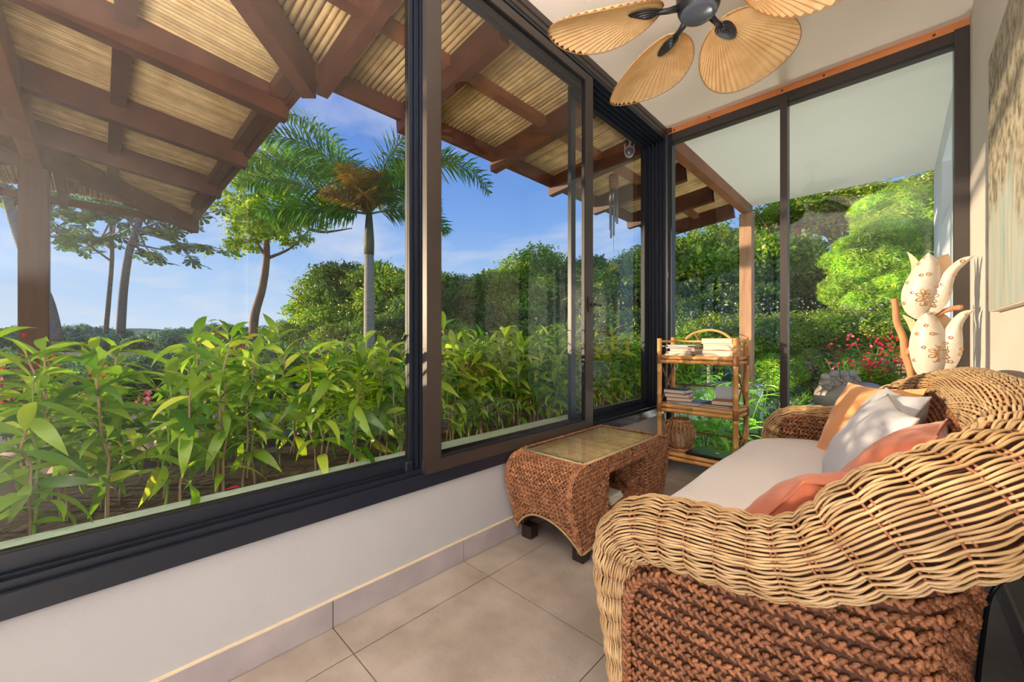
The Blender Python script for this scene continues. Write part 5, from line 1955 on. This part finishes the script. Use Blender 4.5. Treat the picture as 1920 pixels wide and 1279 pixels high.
# ---------------------------------------------------------------- foxtail palm
def frond(parent, base, az, el, L, m_, nl=46, ll=.42, dry=False, droop=1.0, name='frond'):
    az = az + YAW       # measured from the camera's right
    n = 22
    P = []
    p = np.array(base, float)
    e = el
    for k in range(n):
        P.append(p.copy())
        st = L / (n - 1)
        p = p + st * np.array((math.cos(e) * math.cos(az), math.cos(e) * math.sin(az), math.sin(e)))
        e -= droop * (el + .9) / n * (.35 + 1.3 * k / n)
    P = np.array(P)
    fr_ = bpy.data.objects.new(name, None)
    mb = MB().tube(P, np.linspace(.022, .004, n), 6)
    fo = part(name, mb, M['green_stem'] if not dry else M['twig'], parent, smooth=True)
    T = unit(np.gradient(P, axis=0))
    S = unit(np.cross(T, np.array((0, 0, 1.0))))
    U = np.cross(S, T)
    V = MB()
    t = np.linspace(.14, 1.0, nl)
    rng = np.random.default_rng(int(abs(az) * 100) + int(L * 50))
    for sgn in (-1, 1):
        for lift in (-.55, .0, .55):
            tt = np.clip(t + rng.normal(0, .006, nl), 0, 1)
            i = tt * (n - 1)
            Pp = np.stack([np.interp(i, range(n), P[:, c]) for c in range(3)], 1)
            Tt = np.stack([np.interp(i, range(n), T[:, c]) for c in range(3)], 1)
            Ss = np.stack([np.interp(i, range(n), S[:, c]) for c in range(3)], 1)
            Uu = np.stack([np.interp(i, range(n), U[:, c]) for c in range(3)], 1)
            lf = lift + rng.normal(0, .15, (nl, 1))
            D = unit(Tt * .62 + sgn * Ss * (1 - np.abs(lf) * .35) + Uu * lf + rng.normal(0, .06, (nl, 3)))
            Lg = ll * np.sin(PI * np.clip(tt * .86 + .10, 0, 1)) ** .6 * rng.uniform(.8, 1.1, nl)
            W = np.full(nl, .036)
            Un = unit(Uu - D * (Uu * D).sum(1)[:, None])
            Sd = np.cross(D, Un)
            d2 = unit(D + np.array((0, 0, -.35)))
            L1 = Lg[:, None]
            A = np.stack([Pp - Sd * .006, Pp + Sd * .006, Pp + D * L1 * .5 + Sd * W[:, None] / 2, Pp + D * L1 * .5 - Sd * W[:, None] / 2,
                          Pp + D * L1 * .5 + d2 * L1 * .5 + Sd * .004, Pp + D * L1 * .5 + d2 * L1 * .5 - Sd * .004], 1)
            F = np.array([[0, 1, 2, 3], [3, 2, 4, 5]])[None] + (np.arange(nl) * 6)[:, None, None]
            V.add(A.reshape(-1, 3), F.reshape(-1, 4))
    part('leaflets', V, m_, fo, kind='stuff')
    return fo


px_, w_ = 692, 8.0
x, y = rays(px_, w_)
pz = CAM_H + (638 - 425) / 747 * w_
pl = thing('foxtail_palm', (x, y, GZ), 'palm tree with a smooth ringed trunk and feathery arching fronds', 'palm tree')
part('trunk', MB().tube([(x, y, GZ), (x + .01, y, 1.0), (x, y, 2.2), (x, y, pz - .55)], [.125, .11, .098, .092], 14), M['palmtrunk'], pl, smooth=True)
part('crownshaft', MB().tube([(x, y, pz - .57), (x, y, pz - .3), (x, y, pz + .05), (x, y, pz + .4)], [.095, .10, .075, .045], 12), M['crownshaft'], pl, smooth=True)
R_ = math.radians
for az, el, L, m_, dr in ((176, 74, 3.0, 'palm', .62), (160, 58, 3.0, 'palm', .85), (184, 48, 2.9, 'palm', .9), (192, 28, 2.5, 'palm', .7), (172, 10, 2.2, 'palm', .6), (14, 78, 2.9, 'palm', .55), (4, 60, 3.1, 'palm', 1.35),
                          (30, 70, 2.6, 'palm', .8), (95, 62, 2.4, 'palm', .9), (140, 66, 2.8, 'palm', .9), (60, 50, 2.4, 'palm', 1.0), (215, 62, 2.5, 'palm', 1.0), (330, 45, 2.0, 'palm', 1.1), (205, 5, 1.9, 'palm', .6),
                          (262, 50, 1.2, 'palmdry', .7), (285, 20, 1.1, 'palmdry', .8), (240, 25, 1.1, 'palmdry', .8), (300, 60, 1.1, 'palmdry', .8), (20, 20, 1.7, 'palm', 1.2)):
    frond(pl, (x, y, pz + .25), R_(az), R_(el), L, M[m_], ll=.52 if m_ == 'palm' else .36, nl=46 if m_ == 'palm' else 26, dry=m_ != 'palm', droop=dr)

# ---------------------------------------------------------------- open crowned trees with big lobed leaves
def lobed(name, r, m_):
    V = [(0, 0, 0)]
    F = []
    nl = 7
    for k in range(nl):
        a = (k + .5) / nl * 1.72 * PI - .86 * PI
        c, s_ = math.cos(a), math.sin(a)
        pr, pc = r * (.80 + .2 * math.cos(a)), r * .2
        def pt(rr, da):
            return (rr * math.cos(a + da), rr * math.sin(a + da), -.22 * rr * rr / r)
        b = len(V)
        V += [pt(pr * .5, -.30), pt(pr * .85, -.27), pt(pr, 0), pt(pr * .85, .27), pt(pr * .5, .30)]
        F += [(0, b, b + 4), (b, b + 1, b + 4), (b + 1, b + 3, b + 4), (b + 1, b + 2, b + 3)]
    me = MB().add(V, F).mesh(name, (0, 0, 0), False)
    me.materials.append(m_)
    return me


LB = [lobed('leaf', r, M['lobed']) for r in (.33, .27, .30)]


def open_tree(pts, w, radii, branches, label, depth=1.4, seed=1):
    rng = np.random.default_rng(seed)

    def W3(px, py, dw=0.0):
        x, y = rays(px, w + dw)
        return np.array((x, y, CAM_H + (638 - py) / 747 * (w + dw)))
    P = [W3(*p) for p in pts]
    root = thing('open_crowned_tree', tuple(P[0]), label, 'tree', 'pale trunked trees at left')
    part('trunk', MB().tube(spline([tuple(p) for p in P], 30), np.linspace(radii[0], radii[1], 30), 10), M['trunk'], root, smooth=True)
    S = spline([tuple(p) for p in P], 30)
    for (t0, ex, ey, n_l) in branches:
        dw = rng.uniform(-depth, depth)
        st = S[int(t0 * 29)]
        en = W3(ex, ey, dw)
        md = (st + en) / 2 + np.array((0, 0, -.12 if en[2] < st[2] + .3 else .10))
        Q = spline([tuple(st), tuple(md), tuple(en)], 16)
        br_ = part('branch', MB().tube(Q, np.linspace(.038, .012, 16), 6), M['trunk'], root, smooth=True)
        dirn = unit(en - st)
        for k in range(n_l):
            t = k / n_l
            q = Q[int(15 - 7 * t)] + rng.normal(0, .16, 3) * np.array((1, 1, .35))
            o = bpy.data.objects.new('leaf', LB[rng.integers(0, 3)])
            C.objects.link(o); o.parent = root
            o.location = Vector(q) - origin(root)
            o.rotation_euler = (rng.normal(0, .35), rng.normal(.15, .35), rng.uniform(0, 6.3))
            s_ = rng.uniform(.8, 1.15)
            o.scale = (s_, s_, s_)


rgb = np.random.default_rng(77)


def brs(t0, t1, x0, x1, ys, n, k=7):
    return [(rgb.uniform(t0, t1), rgb.uniform(x0, x1), ys[i % len(ys)] + rgb.normal(0, 5), k) for i in range(n)]


open_tree([(226, 625), (232, 540), (243, 470), (262, 410), (268, 340), (280, 250)], 13, (.125, .075),
          brs(.5, .8, 150, 250, (375, 400, 425, 455), 8) + brs(.45, .85, 300, 440, (400, 428, 440, 465, 490), 11) + [(.55, 300, 495, 7), (.5, 270, 480, 6)], 'leaning pale trunk tree with horizontal branches behind the hedge', seed=3)
open_tree([(198, 625), (204, 560), (210, 480), (208, 400), (209, 300)], 14, (.075, .045),
          brs(.4, .75, 95, 190, (365, 392, 420, 446, 470), 12) + brs(.45, .7, 215, 260, (385, 410), 3), 'thin upright tree with big lobed leaves beside the leaning one', seed=5)
open_tree([(108, 640), (88, 560), (45, 470), (15, 380), (-10, 300)], 12, (.15, .10),
          brs(.5, .8, 95, 160, (350, 375, 400, 430, 455), 8) + brs(.5, .8, -40, 40, (350, 370), 5), 'pale trunk leaning left behind the porch post', seed=7)
# the denser crooked tree
x0, y0 = rays(478, 16)


def W16(px, py, dw=0):
    x, y = rays(px, 16 + dw)
    return (x, y, CAM_H + (638 - py) / 747 * (16 + dw))


ck = thing('crooked_tree', W16(476, 640), 'crooked tree with a leafy crown standing left of the palm', 'tree')
Q = spline([W16(474, 640), W16(478, 590), W16(492, 540), (W16(500, 480)), W16(496, 420), W16(480, 350)], 24)
part('trunk', MB().tube(Q, np.linspace(.17, .08, 24), 10), M['trunkw'], ck, smooth=True)
for a in (((500, 485), (545, 465), (580, 430)), ((500, 485), (470, 440), (430, 430)), ((496, 420), (440, 380), (415, 340)), ((580, 430), (610, 435), (660, 428)), ((480, 350), (470, 320), (460, 300))):
    part('branch', MB().tube(spline([W16(*p) for p in a], 12), np.linspace(.07, .02, 12), 7), M['trunkw'], ck, smooth=True)
mb = MB()
for k in range(170):
    px = rgb.normal(490, 62); py = rgb.uniform(280, 472)
    if abs(px - 495) > 120 or (py > 445 and abs(px - 500) < 28):
        continue
    c_ = W16(px, py + (12 if k % 3 == 0 else 0), rgb.uniform(-1.3, 1.3))
    cloud(mb, c_, (.34, .34, .12), 9, 9, .17, .095, rgb, spread=.07, shell=(.3, 1.05))
part('foliage', mb, M['mid'], ck, kind='stuff')


# ---------------------------------------------------------------- clumps of large leaves, grasses and flowers near the glass
def clump(x, y, z, n, L, W, m_, label, cat, group, name, curl=(.6, 1.6), el=(.5, 1.3), stem=False, seed=0, spread=.08, obj=True):
    rng = np.random.default_rng(seed)
    root = thing(name, (x, y, z), label, cat, group)
    mes = [leafmesh('leaf', L, W, rng.uniform(*curl), m_, n=7) for _ in range(3)]
    for k in range(n):
        o = bpy.data.objects.new('leaf', mes[k % 3])
        C.objects.link(o); o.parent = root
        az = k * 2.4 + rng.normal(0, .3)
        e = rng.uniform(*el)
        F = leaf_frames(1, np.array([az]), np.array([e]), rng)[0]
        s_ = rng.uniform(.7, 1.1)
        mt = Matrix(F.tolist()).to_4x4() @ Matrix.Diagonal((s_, s_, s_, 1))
        mt.translation = Vector((rng.normal(0, spread), rng.normal(0, spread), 0))
        o.matrix_basis = mt
    return root


def leafy_stems(x, y, z, h, nst, nl, L, W, m_, label, cat, group, name, seed, flower=None, fn=14, top=.5):
    rng = np.random.default_rng(seed)
    root = thing(name, (x, y, z), label, cat, group)
    me = [leafmesh('leaf', L, W, c_, m_) for c_ in (.5, 1.1)]
    fl_ = MB()
    for s_ in range(nst):
        a = rng.uniform(0, 2 * PI)
        ln_ = rng.uniform(.05, .45) * h
        P = np.array([(x + ln_ * math.cos(a) * (k / 6) ** 1.2, y + ln_ * math.sin(a) * (k / 6) ** 1.2, z + h * rng.uniform(.96, 1.0) * k / 6) for k in range(7)])
        part('stem', MB().tube(P, np.linspace(.008, .003, 7), 5), M['green_stem'], root, smooth=True)
        for k in range(nl):
            t = .25 + .75 * (k + .5) / nl
            q = np.array([np.interp(t * 6, range(7), P[:, c]) for c in range(3)])
            F = leaf_frames(1, np.array([k * 2.4 + rng.normal(0, .3)]), np.array([rng.uniform(-.1, .7)]), rng)[0]
            o = bpy.data.objects.new('leaf', me[k % 2])
            C.objects.link(o); o.parent = root
            sc_2 = rng.uniform(.7, 1.15)
            mt = Matrix(F.tolist()).to_4x4() @ Matrix.Diagonal((sc_2, sc_2, sc_2, 1))
            mt.translation = Vector(q) - Vector((x, y, z))
            o.matrix_basis = mt
        if flower is not None:
            q = P[-1]
            n = fn
            Pp = q + rng.normal(0, 1, (n, 3)) * np.array((.045, .045, .07)) * (h + .3)
            D = unit(rng.normal(0, 1, (n, 3)))
            U = unit(np.cross(D, rng.normal(0, 1, (n, 3))))
            diamonds(Pp, D, U, np.full(n, .055), np.full(n, .045), fl_)
    if flower is not None:
        part('flowers', fl_, M[flower], root, kind='stuff')
    return root


GG = 'bright leafy plants under the bamboo shelf outside'
k = 0
for px, w, h in ((1285, 4.2, .85), (1320, 4.4, .95), (1355, 4.5, .9), (1395, 4.8, .8), (1425, 5.0, .75), (1300, 5.2, 1.05), (1345, 5.4, 1.1), (1440, 5.6, .95), (1275, 5.8, 1.1), (1410, 6.4, 1.0), (1455, 6.6, .85), (1330, 4.0, .55), (1370, 4.1, .5), (1290, 3.95, .5)):
    x, y = rays(px, w)
    leafy_stems(x, y, GZ, h, 4, 11, .24, .058, M['grass'], 'bright green ginger like plant behind the bamboo shelf, %s' % ('near the glass' if w < 4.7 else ('in the middle of the clump' if w < 5.9 else 'at the back')), 'plant', GG, 'ginger_plant', 100 + k)
    k += 1
# feathery small palm behind the shelf
for px, w, yb in ((1330, 7.5, 640),):
    x, y = rays(px, w)
    sp = thing('small_palm', (x, y, GZ), 'small feathery palm with yellow green fronds behind the shelf', 'palm tree')
    part('trunk', MB().tube([(x, y, GZ), (x, y, .75)], [.05, .035], 9), M['palmtrunk'], sp, smooth=True)
    for az in (10, 60, 120, 165, 200, 250, 300, 340):
        frond(sp, (x, y, .75), R_(az), R_(42), .95, M['bright'], nl=26, ll=.20, droop=1.1)
# spiky grass clumps
for i, (px, w) in enumerate(((1505, 7.6), (1532, 7.9), (1518, 8.2), (1490, 7.2), (1556, 8.2))):
    x, y = rays(px, w)
    clump(x, y, GZ, 34, .48, .026, M['grass'], 'clump of spiky strap leaves beside the pebbles, ' + ('behind the mullion, upper', 'right of the mullion, middle', 'nearest the mullion foot', 'left behind the mullion', 'rightmost')[i], 'grass', 'spiky leaf clumps beside the pebbles', 'spiky_plant', (.5, 1.4), (.7, 1.4), seed=200 + i, spread=.05)
# purple cordyline and croton
for i, (px, w, h) in enumerate(((1535, 7.6, .75), (1560, 7.8, .85), (1545, 8.2, .95))):
    x, y = rays(px, w)
    leafy_stems(x, y, GZ, h, 4, 12, .17, .05, M['purple'], 'dark purple leaved shrub with pink tips, ' + ('left front one', 'right one', 'rear one')[i], 'shrub', 'purple shrubs', 'purple_shrub', 230 + i, 'pink', 6)
# yellow green croton bushes
for i, (px, w, yt, r) in enumerate(((1498, 8.6, 640, .55), (1590, 8.6, 632, .7), (1462, 8.0, 650, .5))):
    tree(px, w, yt, r, 'mango', 'small yellow green croton bush ' + ('just right of the far mullion', 'above the stone figures', 'just left of the far mullion')[i], 'croton bushes', rz=i, squash=1.0, name='bush', cat='bush')
# red flowering shrub
for i, (px, w, h) in enumerate(((1590, 7.0, 1.15), (1620, 6.8, 1.2), (1650, 6.8, 1.25), (1680, 6.6, 1.2), (1605, 6.4, .9), (1640, 6.2, .85), (1675, 6.2, .95), (1700, 6.0, .9))):
    x, y = rays(px, w)
    leafy_stems(x, y, GZ, h, 6, 15, .17, .085, M['mid'] if i % 2 else M['grass'], 'green shrub with drooping red flower spikes, %s of the %s row' % (ordl(i % 4, 4), 'rear' if i < 4 else 'front'), 'shrub', 'red flowering shrubs', 'red_flowering_shrub', 260 + i, 'red', 7)

# pebbles: counted stones in front of the big rock
rp = np.random.default_rng(5)
PE = lump((0, 0, 0), (.085, .065, .036), 3, n=7, rough=.08).mesh('pebble', (0, 0, 0), True)
PE.materials.append(M['pebble'])
PE2 = lump((0, 0, 0), (.07, .065, .04), 4, n=7, rough=.1).mesh('pebble', (0, 0, 0), True)
PE2.materials.append(M['pebble'])
for i in range(290):
    px = rp.uniform(1440, 1640); w = rp.uniform(5.2, 8.6)
    x, y = rays(px, w)
    o = bpy.data.objects.new('pebble', (PE, PE2)[i % 2])
    C.objects.link(o)
    o.location = (x, y, GZ + .03 + rp.uniform(0, .03))
    o.rotation_euler = (rp.normal(0, .15), rp.normal(0, .15), rp.uniform(0, 6))
    s_ = rp.uniform(.8, 1.35); o.scale = (s_, s_, s_)
    tag(o, 'smooth grey river pebble in the bed beyond the far glass', 'pebble', 'river pebbles')

x, y = rays(1600, 6.0)
z = .18
solo('garden_rock', lump((x, y, z - .02), (.47, .30, .27), 41, n=22, rough=.14), M['rock'], 'big pale driftwood like rock beside the pebble bed', 'rock', smooth=True)
x2, y2 = rays(1583, 6.0)
fg = thing('stone_figures', (x2, y2, .36), 'row of small carved stone figures crouching on the big rock', 'sculpture')
for i, dx in enumerate((-.27, -.13, .01, .14)):
    cx, cy = x2 + dx * math.cos(YAW), y2 + dx * math.sin(YAW)
    zz = .42 - (.05 if i == 0 else 0)
    part('body', lump((cx, cy, zz), (.075, .07, .10), 50 + i, n=12, rough=.09), M['rock'], fg, smooth=True)
    part('head', lump((cx - .01, cy - .035, zz + .105), (.058, .056, .058), 60 + i, n=12, rough=.06), M['rock'], fg, smooth=True)
    for sg in (-1, 1):
        part('arm', MB().tube([(cx + sg * .06, cy, zz + .05), (cx + sg * .075, cy - .05, zz), (cx + sg * .02, cy - .085, zz + .05 * (i % 2))], [.022, .02, .018], 7), M['rock'], fg, smooth=True)
x, y = rays(1520, 5.3)
solo('garden_rock', lump((x, y, -.10), (.20, .15, .16), 43, n=14), M['rock'], 'small rough rock at the left of the pebble bed', 'rock', smooth=True)

# ---------------------------------------------------------------- flowers behind the hedge
FB = 'flowering plants behind the hedge'
fl = [(190, 3.5, .50, 'pink', 'pink orchid like flowers behind the hedge, left pair'), (255, 3.5, .55, 'pink', 'pink orchid like flowers behind the hedge, right pair'),
      (212, 3.7, .75, 'orangef', 'orange flowers above the pink ones behind the hedge'), (35, 3.6, .85, 'red', 'red flowers behind the hedge at the far left'),
      (10, 3.4, .60, 'red', 'low red flowers at the left picture edge'), (478, 4.6, 1.10, 'red', 'red flower spike rising over the middle of the hedge'),
      (430, 4.2, .75, 'red', 'red flowers behind the middle of the hedge'), (445, 3.2, .35, 'orangef', 'orange flowers low behind the hedge stems'),
      (370, 3.3, .30, 'orangef', 'low orange flowers at the foot of the hedge'), (640, 4.4, .80, 'red', 'red flowers behind the hedge left of the window post')]
for i, (px, w, h, c_, lb) in enumerate(fl):
    x, y = rays(px, w)
    leafy_stems(x, y, GZ if w > 3.3 else GZ, h + .25 - (0 if c_ != 'pink' else .05), 3, 8, .16, .05, M['grass'] if i % 2 else M['bluegreen'], lb, 'flower', FB, 'flowering_plant', 300 + i, c_, 12)
# fallen red leaves by the curb
for i, (x, y) in enumerate(((-2.10, .05), (-2.15, .32), (-2.05, .60), (-2.2, .45), (-2.12, -.1))):
    me = leafmesh('fallen_leaf', .10, .05, .6, M['red'])
    o = bpy.data.objects.new('fallen_leaf', me); C.objects.link(o)
    o.location = (x, y, .345); o.rotation_euler = (0, 0, i * 1.3)
    tag(o, 'fallen red leaf on the soil beside the pale green curb', 'leaf', 'fallen red leaves')
# yellow green arching fern fronds behind the left part of the hedge
for i, (px, w) in enumerate(((120, 3.6), (160, 4.2), (230, 4.0), (300, 4.2), (340, 4.6), (390, 4.4))):
    x, y = rays(px, w)
    clump(x, y, GZ, 26, .55, .05, M['grass'], 'arching strap leaved plant behind the hedge, %s' % ordl(i, 6), 'plant', 'strap leaved plants behind the hedge', 'strap_leaf_plant', (.8, 1.8), (.5, 1.3), seed=400 + i)
